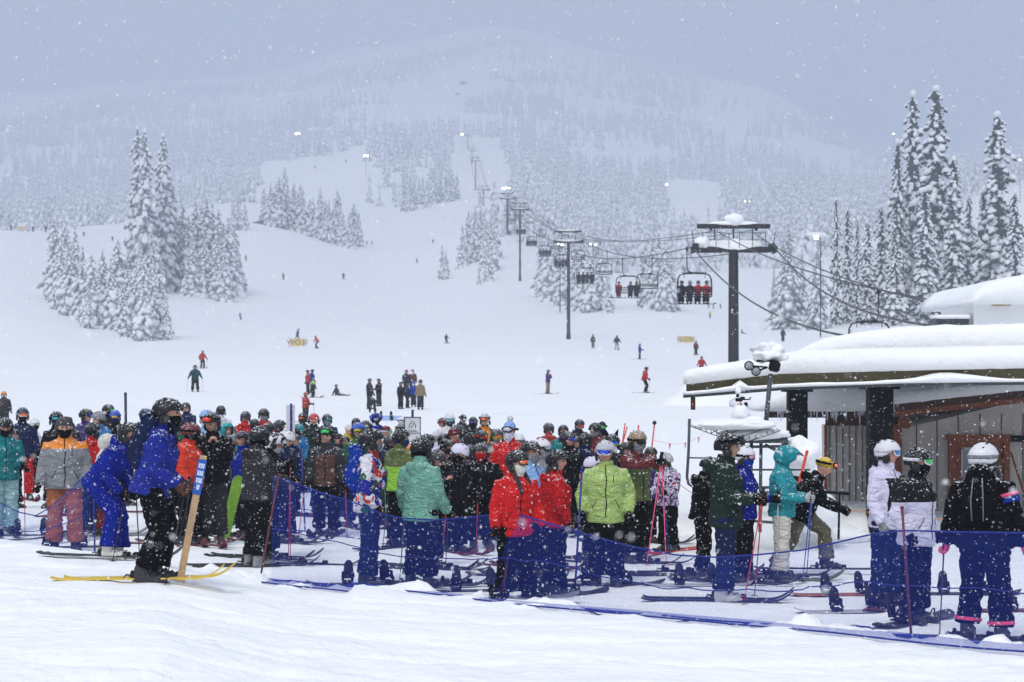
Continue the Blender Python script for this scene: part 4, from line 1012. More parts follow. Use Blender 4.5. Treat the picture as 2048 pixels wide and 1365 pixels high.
P(653, 855, 31.8, 'stand', 5, ('panel', 'charcoal', 'brown', .15, 1.34, .5), 'black', ('helmet', 'black'), ('up', 'green'), 'black', 'ski', 'dark', 'red', label='skier in brown jacket with green goggles pushed up on black helmet', short='skier with green goggles pushed up', group=Q, gait=None)
P(677, 867, 38, 'stand', 90, 'dark', 'black', ('beanie', 'charcoal'), None, label='person in plain dark beanie left of the blue helmet', group=Q)
P(698, 849, 42, 'stand', 30, 'yellow', 'black', ('beanie', 'cream'), None, label='person in cream beanie and yellow jacket behind the blue helmet', group=Q)
P(712, 836, 47, 'stand', 10, 'black', 'black', ('helmet', 'dkgreen'), None, label='person in dark green helmet above the blue helmet', group=Q)
P(716, 845, 33.5, 'stand', 40, 'green', 'black', ('helmet', 'blueb'), 'yellow', label='man in bottle green jacket and bright blue helmet, bare chin', group=Q, gait=None)
P(732, 841, 42, 'stand', -20, 'black', 'black', ('helmet', 'charcoal'), 'silver', label='person in charcoal helmet between the blue helmet and the blue hood', group=Q)
P(752, 826, 47, 'stand', 0, 'royal', 'black', None, 'silver', style='hood', label='person with royal blue hood and silver goggles, rear centre', group=Q)
P(772, 852, 39, 'stand', 70, 'white', 'black', ('beanie', 'maroon'), 'green', label='person in dusty maroon hat and green goggles left of the merge sign', group=Q, strap='white')
P(744, 857, 24.3, 'pockets', 95, FLORAL, 'navy', ('helmet', 'black'), None, 'black', 'board', 'charcoal', label='snowboarder in white jacket with blue, orange and green flowers and blue backpack', short='snowboarder in the flowered jacket', group=Q, pack='blue', hy=12, ky=-85)
P(803, 858, 29.8, 'stand', 140, ('yoke', 'limegreen', 'olivelt', 1.22), 'black', ('helmet', 'black'), None, 'black', 'ski', 'dark', 'green', label='skier in lime and olive jacket seen from behind, left of the mint jacket', short='skier in the lime and olive jacket', group=Q, gait='blue')
P(820, 888, 32, 'stand', 160, 'khaki', 'black', ('beanie', 'orange'), None, label='child in orange beanie between the olive and mint jackets', group=Q)
P(804, 845, 43, 'stand', 60, 'dark', 'black', ('helmet', 'grey'), 'black', label='person in grey helmet left of the merge sign post', group=Q)
P(804, 833, 52, 'stand', 90, 'khaki', 'black', ('helmet', 'white'), 'yellow', label='person in white helmet peeking out behind the merge sign', group=Q)
P(843, 874, 24.2, 'ease', 150, 'mint', 'black', ('helmet', 'black'), None, 'black', 'ski', 'charcoal', 'green', style='long', label='person in long mint green jacket seen from behind with black helmet', short='person in the mint green jacket', group=Q, poles='L', ky=-45, wide=1.05)
P(855, 868, 33, 'stand', 80, 'navy', 'black', ('helmet', 'black'), None, label='person in black helmet directly behind the mint jacket', group=Q)
P(875, 900, 26.6, 'phone', 60, 'black', 'black', ('helmet', 'charcoal'), None, None, 'ski', 'dark', 'black', label='skier in black looking down at a phone in bare hands', short='skier looking at a phone', group=Q, gait=None, poles='L')
P(888, 867, 35, 'stand', 20, 'black', 'black', ('helmet', 'black'), 'silver', label='person in black helmet behind the phone user', group=Q)
P(873, 862, 38, 'stand', -40, 'lilac', 'black', ('beanie', 'white'), None, label='person in pale beanie above the phone user', group=Q)
P(919, 887, 28.9, 'hold', 35, 'black', 'black', ('helmet', 'lilac'), None, 'black', 'ski', 'maroon', 'red', label='skier in black looking down under a pale lilac white helmet', short='skier in the pale lilac helmet', group=Q, hp=14)
P(899, 827, 43, 'stand', 10, 'white', 'black', ('helmet', 'white'), 'teal', label='skier in white jacket, white helmet and teal goggles standing tallest behind', group=Q, strap='white', style='puffy')
P(886, 836, 46, 'stand', -80, 'maroon', 'black', ('helmet', 'maroon'), None, label='person in maroon helmet left of the white-jacketed skier', group=Q)
P(908, 856, 35, 'stand', 130, 'red', 'black', ('beanie', 'maroon'), None, label='person in speckled dark red hood above the lilac helmet', group=Q)
P(918, 850, 38.5, 'stand', 110, 'charcoal', 'black', ('helmet', 'charcoal'), None, label='person in charcoal hood just right of the dark red hood', group=Q)
P(926, 829, 54, 'stand', 10, 'dark', 'black', ('beanie', 'dark'), 'white', label='small dark person in a beanie far behind the white-jacketed skier', group=Q)
P(946, 834, 47, 'stand', 0, ('yoke', 'green', 'black', 1.3), 'black', ('helmet', 'black'), 'purple', label='person with purple goggles and green sleeves, rear centre', group=Q)
P(970, 828, 42.5, 'stand', 15, ('panel', 'black', 'orange', .10, 1.5, .9), 'black', ('helmet', 'ltgrey'), ('up', 'orange'), label='man in black and amber jacket with orange goggles pushed up', group=Q, gait=None)
P(940, 866, 37, 'stand', 170, 'charcoal', 'black', None, None, style='hood', label='person with charcoal hood up left of the red-brimmed helmet', group=Q)
P(963, 861, 35.5, 'stand', 40, 'purple', 'black', ('helmet', 'black'), 'red', label='person in black helmet with a red goggle strap', group=Q, strap='red')
P(994, 858, 33.5, 'stand', 20, 'brown', 'black', ('helmet', 'charcoal'), 'orange', label='person in dark brown with rainbow orange goggles left of the red jacket', group=Q, gait=None, strap='limegreen')
P(962, 886, 29.6, 'pockets', 2, 'black', 'black', ('helmet', 'charcoal'), None, 'black', 'ski', 'charcoal', None, label='person all in black with red neck warmer and pink ear pads', short='person all in black with red neck warmer', group=Q, gait='red', style='puffy', wide=1.18)
P(1019, 842, 30.5, 'stand', -5, 'brightred', 'black', ('pom', 'ltblue'), 'white', 'black', label='skier in red jacket with light blue hat and white pompom', group=Q, gait='lilac', style='puffy')
P(1038, 868, 33, 'stand', 20, 'skyblue', 'black', ('helmet', 'white'), None, label='person in white helmet peeking out right of the pompom hat', group=Q)
P(1035, 900, 22.3, 'ease', 18, 'brightred', 'black', ('helmet', 'black'), 'orange', 'black', 'board', 'grey', label='woman in bright red jacket with dark braids and orange goggles at the front net', short='woman with dark braids', group=Q, hy=35, hair=('braids', 'dark'), gait='cream', baggy=1.1, style='long', wide=1.04, strap='charcoal')
P(1062, 882, 25.2, 'stand', 60, 'ltblue', 'black', ('helmet', 'black'), None, label='person in glossy black helmet right behind the braided woman', group=Q)
P(1084, 877, 26.6, 'stand', 60, 'grey', 'black', ('helmet', 'white'), 'silver', label='person in round white helmet and grey jacket between two red jackets', group=Q)
P(1115, 899, 23.3, 'pockets', 110, 'red', 'black', ('helmet', 'black'), None, 'black', 'board', 'charcoal', label='snowboarder in red jacket seen from behind beside the braided woman', short='snowboarder in the second red jacket', group=Q, gait=None, hair=('long', 'dark'), ky=-80, style='puffy')
P(1097, 846, 41.5, 'stand', 170, 'brick', 'black', ('helmet', 'charcoal'), None, label='person in brick red jacket seen from behind, rear centre right', group=Q)
P(1127, 850, 40, 'stand', 10, 'teal', 'black', ('helmet', 'black'), None, label='person in black helmet with a teal jacket, rear centre right', group=Q)
P(1136, 863, 32, 'stand', 35, 'black', 'black', ('helmet', 'black'), 'blue', label='person in black with small bright blue goggles', group=Q, strap='purple', kit='ski', kc='dark', pc='blue', short='person with small bright blue goggles', poles='L')
P(1159, 839, 46, 'stand', 25, 'dark', 'black', ('helmet', 'dark'), 'red', label='dark-clad person standing alone above the crowd, centre right', group=Q)
P(1190, 846, 38, 'stand', -60, 'maroon', 'black', ('helmet', 'black'), None, label='person in maroon jacket behind the pale grey helmet', group=Q)
P(1204, 843, 43, 'stand', 20, 'black', 'black', ('beanie', 'dkgreen'), 'green', label='person in dark hat and green goggles above the pale grey helmet', group=Q)
P(1172, 866, 34, 'stand', 120, 'navy', 'black', ('helmet', 'black'), None, label='person in dark navy jacket left behind the pale grey helmet', group=Q)
o_, K_, MW_ = P(1224, 868, 30, 'stand', 15, 'black', 'black', ('helmet', 'black'), 'blue', label='person in black helmet with pointed ears and lime goggle strap', group=Q, strap='limegreen')
bb = MB()
for sg in (1, -1): bb.tube([(sg*.07, .02, .115), (sg*.085, .02, .17), (sg*.105, .015, .225)], [(.034, .016), (.024, .012), (.003, .003)], 8)
link('ear', bb.mesh('ear'), o_, [cloth('black')], Matrix.Translation(K_['head']) @ K_['Mh'].to_4x4())
P(1185, 913, 28, 'stand', 70, 'orange', 'black', ('helmet', 'lilac'), None, label='child in orange jacket and pale helmet left behind the lime jacket', group=Q)
P(1211, 881, 24.4, 'pockets', -2, 'lime', 'black', ('helmet', 'ltgrey'), 'blue', 'black', 'board', 'charcoal', label='woman in pale lime green jacket, pale grey helmet and mirrored blue goggles', short='woman in the pale lime jacket', group=Q, gait=None, hy=-12, strap='white', ky=12, style='long', wide=1.08)
P(1275, 861, 27.3, 'point', 35, ('yoke', 'olivelt', 'maroon', 1.28), 'black', ('helmet', 'helmtan'), 'black', 'black', 'ski', 'dkgreen', 'pink', label='skier in maroon and olive jacket with tan helmet raising an arm', short='skier in the tan helmet', group=Q, gait='grey', ky=40)
P(1302, 894, 30.5, 'stand', 60, 'purple', 'black', ('helmet', 'dark'), None, label='child in smooth dark helmet between the tan and the white helmet', group=Q)
P(1331, 906, 28.9, 'arms', -40, PINKFL, 'black', ('helmet', 'ltgrey'), None, 'black', 'ski', 'orangered', 'blue', label='small skier in lilac flecked jacket with white helmet', short='small skier in the lilac flecked jacket', group=Q, hp=12)
# right side, in front of the loading station
P(1457, 867, 22.7, 'poles', 82, 'dkgreen', 'navy', ('helmet', 'black'), ('up', 'black'), 'black', 'ski', 'navy', 'red', label='tall man in dark green parka in profile with bare face', short='tall man in the dark green parka', group=Q, gait=None, style='long', hy=4, wide=1.06, bt='ltgrey')
P(1418, 914, 25.5, 'stand', 90, 'black', 'black', ('helmet', 'black'), None, label='short person in black hidden behind the dark green parka', group=Q)
P(1489, 892, 24.6, 'poles', 62, 'royal', 'black', ('helmet', 'white'), 'pink', 'black', 'ski', 'dark', 'ltgrey', label='skier in royal blue jacket with pink goggles behind the dark green parka', short='skier with pink goggles', group=Q, gait='blue', poles='L')
P(1572, 891, 24.9, 'poles', 80, ('panel', 'aqua', 'aqua', .1, 1.3, .5), 'cream', None, 'silver', 'ltgrey', 'ski', 'olivelt', 'blue', style='hood', label='skier in turquoise jacket with hood up and cream trousers', short='skier in the turquoise hood', group=Q, hp=16, strap='white')
P(1644, 914, 25.6, 'skate', 84, 'black', 'khaki', ('beanie', 'yellow'), ('up', 'orange'), 'black', 'ski', 'dark', None, label='man in black jacket and yellow beanie striding on skis', short='man in the yellow beanie', group=Q, gait=None)
P(1776, 879, 22.2, 'ease', 48, ('panel', 'lilac', 'black', .15, 1.38, 1.02), 'navy', ('helmet', 'white'), 'mirror', 'grey', 'board', 'maroon', style='std', label='slim person in white and black jacket with white hood and helmet', short='slim person in white and black', group=Q, gait=None, hy=25, strap='white', ky=20)
P(1837, 895, 20.7, 'pockets', 50, ('yoke', 'lilac', 'black', 1.24), 'black', ('helmet', 'black'), 'green', 'black', 'board', 'charcoal', style='long', label='snowboarder in white jacket with black shoulders and white-framed green goggles', short='snowboarder with white-framed green goggles', group=Q, strap='white', hy=18, ky=0, wide=1.06)
P(1967, 885, 19.3, 'hip', 155, 'black', 'black', ('helmet', 'white'), 'black', 'pink', 'ski', 'dark', 'black', style='puffy', strap='grey', label='skier in black with pink cuffs and white helmet seen from behind', short='skier with the pink cuffs', group=Q, pack='black', hy=-20, ky=-75, wide=1.08, poles='L', gait='blue')
# pink trouser cuffs of the last one are bands round the ankles
o_ = bpy.data.objects[[o.name for o in bpy.data.objects if o.get('label', '').startswith('skier in black with pink cuffs')][0]]
for S in 'LR':
    K_ = SK('hip', -20, 0); bb = MB(); a = K_['an'+S]+K_['shank'+S]*.07; bb.tube([a-K_['shank'+S]*.016, a, a+K_['shank'+S]*.016], [(.113, .118)]*3, 16); link('trouser_cuff', bb.mesh('trouser_cuff'), o_, [cloth('pink')])
for t, c in ((.22, 'pink'), (.34, 'blue'), (.42, 'blue')):
    K_ = SK('hip', -20, 0); bb = MB(); a, e = K_['shR'], K_['elR']; dd = (e-a).normalized(); q = a.lerp(e, t); bb.tube([q-dd*.014, q+dd*.014], [.097]*2, 16); link('sleeve_band', bb.mesh('sleeve_band'), o_, [cloth(c)])
o_ = bpy.data.objects[[o.name for o in bpy.data.objects if o.get('label', '').startswith('skier bending forward in an all-blue')][0]]; K_ = SK('suit', -32, 0)
bb = MB(); q = K_['shL'].lerp(K_['elL'], .25); bb.box(q+Vector((.086, .0, .0)), (.012, .075, .075), bev=.004); link('sleeve_patch', bb.mesh('sleeve_patch'), o_, [cloth('yellow')])
# extra heads deep in the queue
for u, v, d, j, hc, yw, lab in [(30, 858, 37, 'black', 'black', 80, 'person in black between the teal jacket and the red trousers'),
    (150, 858, 35, 'black', 'black', 140, 'person in black right behind the fur hat'), (255, 850, 38, 'black', 'dark', 60, 'person in dark helmet left of the blue suit head'),
    (340, 862, 36, 'olive', 'black', 90, 'person in olive behind the tall blue skier'), (398, 862, 35, 'black', 'black', 30, 'person in black behind the coral jacket'),
    (536, 846, 38, 'black', 'black', 100, 'person in black right of the charcoal hood'), (640, 868, 37, 'dkgreen', 'black', 20, 'person in dark green below the bright red helmet'),
    (690, 872, 36, 'black', 'black', 60, 'person in black left of the bottle green jacket'), (780, 872, 34, 'navy', 'charcoal', 90, 'person in charcoal helmet behind the flowered jacket'),
    (900, 880, 33, 'maroon', 'black', 80, 'person in maroon between the phone user and the lilac helmet'), (985, 884, 32, 'navy', 'black', 60, 'person in navy left of the red pompom skier'),
    (1150, 872, 35, 'black', 'charcoal', 90, 'person in charcoal helmet left of the orange-clad child'), (1250, 885, 33, 'black', 'black', 70, 'person in black behind the tan helmet'),
    (940, 890, 31, 'charcoal', 'charcoal', 120, 'person in charcoal right of the lilac helmet'), (590, 868, 36, 'navy', 'black', 70, 'person in navy below the sky blue child')]:
    P(u, v, d, 'stand', yw, j, 'black', ('helmet', hc), None, label=lab, group=Q)
# loose gear in the queue: boards with an empty rear binding
for u, v, c, rz, lab in [(950, 1196, 'charcoal', 8, 'dark snowboard with an empty binding left of the braided woman'), (1395, 1172, 'ltgrey', 5, 'pale snowboard with a tall empty binding left of the dark green parka'),
    (1690, 1190, 'rust', 6, 'rust coloured snowboard with an empty binding in front of the slim person'), (1712, 1226, 'ltgrey', 9, 'silver snowboard with a black binding left of the white-framed goggles rider'),
    (1925, 1190, 'dark', 0, 'dark snowboard with open binding behind the pink-cuffed skier'), (2062, 1225, 'maroon', 5, 'maroon snowboard running out at the right edge'), (60, 1078, 'navy', 10, 'navy snowboard behind the net at the far left')]:
    d = CAMZ*F/(v-HOR); x = (u-1024)/F*d; d = (CAMZ-gz(x, d))*F/(v-HOR); x = (u-1024)/F*d
    board_thing((x, d, gz(x, d)-.005), R(rz), c, lab, L=.92)
for u, v, c, rz, lab in [(620, 1130, 'dark', 75, 'dark ski lying behind the net corner'), (880, 1140, 'charcoal', 78, 'charcoal ski right of the mint jacket'), (905, 1168, 'dark', 80, 'dark ski near the front right of the mint jacket'),
    (1345, 1145, 'charcoal', 95, 'grey ski behind the net left of the dark green parka')]:
    d = CAMZ*F/(v-HOR); x = (u-1024)/F*d
    ski_thing((x, d, gz(x, d)), R(rz), c, lab)
# ------------------------------------------------------------------ people out on the slope
SG = 'skiers and snowboarders out on the slope'
def S_(u, v0, v1, pose, yaw, j, p, hat, label, hgt=1.72, **k):
    """head row v0, foot row v1: the distance follows from the height in pixels"""
    K = SK(pose, 0, 0); hh = hgt/ (SK('stand', 0, 0)['top'])*K['top']
    d = hh*F/(v1-v0)
    # settle the feet on the real hill: find the distance where the ground shows at row v1
    best = d; err = 1e9
    for i in range(-30, 31):
        dd = d*(1+i*.012); x = (u-1024)/F*dd; e = abs(HOR+(CAMZ-gz(x, dd))/dd*F-v1)+abs(i)*.12
        if e < err: err = e; best = dd
    x = (u-1024)/F*best
    return P(u, v0, best, pose, yaw, j, p, ('helmet', hat) if hat else None, None, k.pop('gl', 'black'), h=hh*best/d/SK(pose, 0, 0)['top'] if 'h' not in k else k.pop('h'), label=label, group=SG, **k)
def kit(c, s, **k): return dict(kit='ski', kc=c, short=s, **k)
S_(391, 731, 784, 'slope', 10, 'darkteal', 'black', 'black', 'skier in dark teal gliding down left of the red one', **kit('dark', 'dark teal skier on the slope', pc='dark'))
S_(405, 702, 738, 'slope', 170, 'red', 'dark', 'grey', 'skier in red jacket with grey helmet on the left slope', **kit('dark', 'red skier on the left slope', pc='dark'))
S_(597, 658, 684, 'lunge', 90, 'purple', 'grey', 'dark', 'person in purple-grey with legs apart above the left yellow banner')
S_(631, 673, 698, 'crouch', -60, 'orangered', 'charcoal', 'orangered', 'snowboarder in orange jacket reaching down beside the left yellow banner', kit='board', kc='dark', short='orange-jacketed snowboarder')
S_(615, 741, 790, 'stand', -70, 'brick', 'dark', 'dkgreen', 'person in brick red jacket with green helmet on the slope')
S_(625, 739, 786, 'stand', 120, 'royal', 'dark', 'navy', 'person in blue jacket right behind the brick red one')
S_(627, 757, 796, 'stand', 60, ('yoke', 'dark', 'limegreen', 1.2), 'dark', 'grey', 'child with lime yellow shoulders on skis on the slope', hgt=1.5, **kit('maroon', 'child with lime shoulders', pc=None))
S_(612, 786, 846, 'arms', 60, 'brick', 'charcoal', 'brick', 'skier in brick red leaning on a pole just behind the crowd', **kit('dark', 'brick red skier behind the crowd', pc='dark', poles='L'))
S_(673, 770, 792, 'floor', 75, 'dark', 'charcoal', 'dark', 'person in dark clothes sitting in the snow with legs stretched out')
S_(740, 757, 818, 'stand', 60, 'dark', 'dark', 'charcoal', 'man in dark clothes, taller of the pair above the kneeling one')
S_(757, 759, 814, 'arms', -50, 'black', 'dark', 'dark', 'person in black with a red glove beside the taller dark man', gl='red')
S_(741, 793, 826, 'tend', 200, 'charcoal', 'dark', 'dark', 'person bending low over a blue snowboard in front of the dark pair')
d_ = 92; board_thing((*UD(772, d_), gz(*UD(772, d_))+.12), 0, 'ltblue', 'blue patterned snowboard on edge beside the bending person', L=1.05, rot=(R(60), R(2), 0))
S_(813, 740, 790, 'stand', 20, 'dark', 'dark', 'red', 'person in black with a red visor, rear left of the six', hgt=1.75)
S_(825, 739, 789, 'ease', -10, 'brown', 'charcoal', 'ltgrey', 'person in dark brown with pale helmet, rear right of the six', hgt=1.75)
S_(802, 764, 818, 'stand', 40, 'black', 'black', 'black', 'person in black at the left front of the six')
S_(816, 768, 816, 'stand', 70, 'navy', 'dark', 'navy', 'person in navy in the middle of the six')
S_(827, 764, 815, 'stand', 190, 'blue', 'dark', 'blue', 'person in bright blue seen from behind among the six')
S_(841, 760, 820, 'stand', 170, 'tan', 'dark', 'charcoal', 'person in tan parka at the right front of the six', style='long')
S_(1097, 741, 789, 'mouth', 60, 'purple', 'tan', 'purple', 'skier in purple jacket and tan trousers with an orange mitt at the face', gl='orangered', **kit('ltgrey', 'purple-jacketed skier', pc=None, ky=20))
S_(1293, 735, 787, 'slope', 85, 'red', 'black', 'black', 'skier in red jacket with red pack gliding right on the open slope', **kit('ltgrey', 'red skier gliding right', pc='dark', poles='L'))
S_(1186, 669, 696, 'stand', 180, 'charcoal', 'khaki', 'charcoal', 'skier in grey jacket and khaki trousers right of the second tower', **kit('dark', 'khaki-trousered skier', pc=None))
S_(1234, 671, 700, 'slope', 170, 'charcoal', 'ltgrey', 'charcoal', 'skier in grey jacket and pale trousers', **kit('dark', 'pale-trousered skier', pc=None))
S_(1280, 689, 720, 'arms', 100, 'blue', 'dark', 'dark', 'skier in blue jacket crossing the slope to the right', **kit('ltgrey', 'blue skier crossing the slope', pc=None))
S_(1392, 682, 711, 'stand', 160, 'maroon', 'dark', 'dark', 'skier in maroon next to the right yellow banner', **kit('dark', 'maroon skier by the banner', pc=None))
S_(1403, 714, 752, 'slope', 0, 'red', 'dark', 'dark', 'person in red just showing above the station roof snow')
S_(893, 667, 686, 'slope', 30, 'charcoal', 'dark', 'dark', 'lone dark skier in the middle of the slope', **kit('dark', 'lone dark skier mid-slope', pc=None))
S_(482, 626, 641, 'slope', 80, 'skyblue', 'navy', 'navy', 'small skier in blue leaning into a turn on the left', tilt=-24)
S_(567, 544, 558, 'slope', 60, 'maroon', 'dark', 'dark', 'tiny dark red skier below the mid-slope firs')
S_(687, 546, 560, 'slope', 0, 'dark', 'dark', 'dark', 'tiny dark skier right of the dark red one, mid-slope')
S_(492, 508, 522, 'slope', 70, 'orangered', 'brick', 'dark', 'tiny orange-red skier right of the row of firs')
S_(1420, 624, 638, 'stand', 10, 'yellow', 'grey', 'grey', 'tiny skier in pale yellow under the first chair')
S_(1417, 606, 618, 'slope', 0, 'grey', 'grey', 'grey', 'faint grey skier, left one of the three under the first chair')
S_(1427, 606, 617, 'stand', 30, 'ltgrey', 'grey', 'grey', 'faint pale skier, middle one of the three under the first chair')
S_(1441, 607, 618, 'slope', 50, 'grey', 'grey', 'grey', 'faint grey skier beside the main tower column')
S_(1566, 656, 683, 'stand', 20, 'dark', 'dark', 'dark', 'dark skier standing at the foot of the first right-hand fir')
S_(1484, 660, 669, 'floor', 85, 'grey', 'dark', 'grey', 'person sitting in the snow right of the main tower column')
S_(8, 783, 862, 'ease', 10, 'charcoal', 'dark', 'orange', 'person in charcoal with orange hat at the left edge behind the queue')
for u, v0, v1, c, lab in [(225, 474, 484, 'dark', 'tiny dark skier in the gap between the left fir clumps'), (168, 463, 473, 'charcoal', 'tiny skier right of the lower left clump tops'), (22, 448, 461, 'dark', 'tiny dark skier left of the far banner on the crest'),
    (66, 451, 463, 'charcoal', 'tiny skier right of the far banner on the crest'), (92, 449, 463, 'dark', 'tiny dark skier near the tree tops on the crest'), (834, 514, 524, 'grey', 'tiny grey skier left of the firs by the third tower'),
    (734, 482, 490, 'grey', 'tiny grey skier right of the long mid-slope row, left of a pair'), (744, 483, 491, 'ltgrey', 'tiny pale skier right of the long mid-slope row, right of a pair'), (866, 477, 486, 'dark', 'tiny dark skier below the central wood'),
    (1322, 585, 598, 'charcoal', 'tiny skier below the firs left of the main tower'), (630, 331, 338, 'dark', 'speck of a skier high on the upper piste'), (692, 316, 323, 'dark', 'speck of a skier near the top of the upper piste')]:
    S_(u, v0, v1, 'slope', 20, c, 'dark', 'dark', lab)
# ------------------------------------------------------------------ safety net
M_NETROPE = mat('net_rope', (.006, .022, .22), .7)
def net_material(cov=.085):
    m = bpy.data.materials.new('net_mesh'); m.use_nodes = True; n = m.node_tree; b = n.nodes['Principled BSDF']
    b.inputs['Base Color'].default_value = (.012, .05, .46, 1); b.inputs['Roughness'].default_value = .7; b.inputs['Specular IOR Level'].default_value = .2
    uv = n.nodes.new('ShaderNodeUVMap'); sp = n.nodes.new('ShaderNodeSeparateXYZ'); n.links.new(uv.outputs[0], sp.inputs[0])
    def M(op, a, b_=None):
        q = n.nodes.new('ShaderNodeMath'); q.operation = op
        for i, x in enumerate((a, b_)):
            if isinstance(x, (int, float)): q.inputs[i].default_value = x
            elif x is not None: n.links.new(x, q.inputs[i])
        return q.outputs[0]
    gx = M('LESS_THAN', M('FRACT', M('MULTIPLY', sp.outputs[0], 1/.0115)), cov); gy = M('LESS_THAN', M('FRACT', M('MULTIPLY', sp.outputs[1], 1/.0115)), cov)
    a = M('MAXIMUM', gx, gy); n.links.new(a, b.inputs['Alpha']); return m
M_NET = net_material(); M_NET2 = net_material(.19)
def net_panel(root, pts, name='net', fold=False):
    """pts: (x, y, z_bottom, z_top); hangs with a slight belly"""
    V = []; UV = []; s = 0; nv = 9; prev = None; Fc = []
    for i, (x, y, z0, z1) in enumerate(pts):
        if prev: s += math.hypot(x-prev[0], y-prev[1])
        prev = (x, y)
        for j in range(nv):
            t = j/(nv-1); V.append((x+.03*noise.noise(Vector((s*1.5, t*2, 1))), y-.10*math.sin(t*3.14)-.05*noise.noise(Vector((s*1.2, t*3, 5)))-(1-t)**4*.25, z0+(z1-z0)*t)); UV.append((s, t*1.15))
    for i in range(len(pts)-1):
        for j in range(nv-1): a = i*nv+j; Fc.append((a, a+nv, a+nv+1, a+1))
    me = bpy.data.meshes.new(name); me.from_pydata(V, [], Fc); ul = me.uv_layers.new(name='UVMap')
    for p in me.polygons:
        for li in p.loop_indices: ul.data[li].uv = UV[me.loops[li].vertex_index]
    me.materials.append(M_NET); link(name, me, root)
    if fold:
        FV = []; FU = []
        for i, (x, y, z0, z1) in enumerate(pts):
            for j in range(4): FV.append((x, y-.22-.30*j, gz(x, y-.22-.30*j, False)+.05+.045*math.sin(j*1.05)+.012*noise.noise(Vector((x*1.2, j, 2))))); FU.append((i*.13, j*.09))
        fm = bpy.data.meshes.new('folded_net'); fm.from_pydata(FV, [], [(i*4+j, i*4+4+j, i*4+5+j, i*4+1+j) for i in range(len(pts)-1) for j in range(3)]); fl_ = fm.uv_layers.new(name='UVMap')
        for p in fm.polygons:
            for li in p.loop_indices: fl_.data[li].uv = FU[fm.loops[li].vertex_index]
        fm.materials.append(M_NET2); fo = link('folded_net', fm, root)
        for j in (0, 3): b = MB(); b.tube([FV[i*4+j] for i in range(len(pts))], [.009]*len(pts), 6, xref=(0, 0, 1)); link('bottom_rope', b.mesh('bottom_rope'), root, [M_NETROPE])
    for t, r, nm in ((1, .0085, 'top_rope'), (.52, .006, 'middle_rope'), (0, .009, 'bottom_rope')):
        b = MB(); j = int(round(t*(nv-1))); b.tube([V[i*nv+j] for i in range(len(pts))], [r]*len(pts), 6, xref=(0, 0, 1)); link(nm, b.mesh(nm), root, [M_NETROPE])
def net_fence(rows, label, poles, fold=False):
    """rows: (u, v_top, d)"""
    root = empty('safety_net', (0, 0, 0)); tag(root, label, 'net fence', 'blue safety nets'); P_ = []
    us_ = [r[0] for r in rows]; n = int((us_[-1]-us_[0])/14)
    for i in range(n+1):
        u = us_[0]+(us_[-1]-us_[0])*i/n; v = float(np.interp(u, us_, [r[1] for r in rows])); d = float(np.interp(u, us_, [r[2] for r in rows]))
        x = (u-1024)/F*d; P_.append((x, d, gz(x, d-.1)+.01, CAMZ+(HOR-v)/F*d))
    net_panel(root, P_, fold=fold)
    for (u0, v0, u1, v1, d, c) in poles:
        a = PX(u0, v0, d); b_ = PX(u1, v1, d-.05); b_.z = min(b_.z, gz(b_.x, b_.y)); b = MB(); b.tube([b_, a], [.013, .013], 8); b.blob(a, .022, sub=1)
        link('pole', b.mesh('pole'), root, [mat('polecol_'+c, CC[c], .4)])
    return root
net_fence([(546, 955, 24.8), (580, 962, 24.6), (640, 985, 24.3), (700, 1003, 24.0), (760, 1026, 23.7), (800, 1036, 23.5), (870, 1041, 23.1), (950, 1034, 22.6), (1027, 1027, 22.2), (1060, 1036, 22.0), (1120, 1053, 21.8), (1180, 1071, 21.6), (1260, 1093, 21.3), (1350, 1110, 20.9), (1430, 1115, 20.6), (1520, 1110, 20.3), (1600, 1101, 20.0), (1700, 1080, 19.6), (1760, 1066, 19.4), (1806, 1061, 19.2), (1900, 1064, 18.9), (2048, 1066, 18.6), (2250, 1060, 18.2)],
          'long blue safety net sagging in front of the lift queue, held by red poles', [(558, 950, 520, 1160, 24.7, 'maroon'), (1027, 1022, 1003, 1212, 22.2, 'maroon'), (1804, 1016, 1823, 1280, 19.2, 'maroon'), (1164, 938, 1150, 1097, 24.0, 'royal')], fold=True)
net_fence([(-260, 1010, 31.0), (-60, 1000, 30.0), (0, 1006, 29.2), (40, 1025, 28.8), (71, 1032, 28.4), (101, 1015, 28.0), (140, 980, 27.6), (185, 936, 27.2)], 'blue safety net sagging at the far left behind the blue-suited skier', [(186, 930, 190, 1110, 27.2, 'royal')])
net_fence([(600, 975, 33.0), (690, 985, 31.8), (745, 1000, 31.0)], 'short blue net between queue lanes behind the flowered jacket', [(603, 892, 610, 1046, 33.0, 'royal')])
def stick(u0, v0, u1, v1, d, r, c, name, label, cat, tip=None, group=None):
    b = MB(); b.tube([PX(u1, v1, d), PX(u0, v0, d)], [r, r*.9], 8); b.blob(PX(u0, v0, d), r*1.15, sub=1); o = link(name, b.mesh(name), None, [mat('stick_'+c, CC[c], .5)]); tag(o, label, cat, group); return o
stick(251, 788, 253, 985, 42, .032, 'navy', 'marker_pole', 'thick navy marker pole rising above the left crowd', 'pole')
MS = 'thin orange course sticks'
stick(1250, 848, 1240, 925, 48, .018, 'orangered', 'marker_stick', 'left orange stick of the crossed pair behind the queue', 'marker stick', group=MS)
stick(1254, 855, 1235, 925, 48.3, .018, 'orangered', 'marker_stick', 'tilted orange stick crossing behind the left one', 'marker stick', group=MS)
stick(1277, 852, 1272, 925, 47, .020, 'orangered', 'marker_stick', 'orange stick rising directly behind the tan helmet', 'marker stick', group=MS)
stick(1309, 848, 1300, 930, 46, .018, 'orangered', 'marker_stick', 'orange stick with a black tip right of the tan helmet', 'marker stick', group=MS)
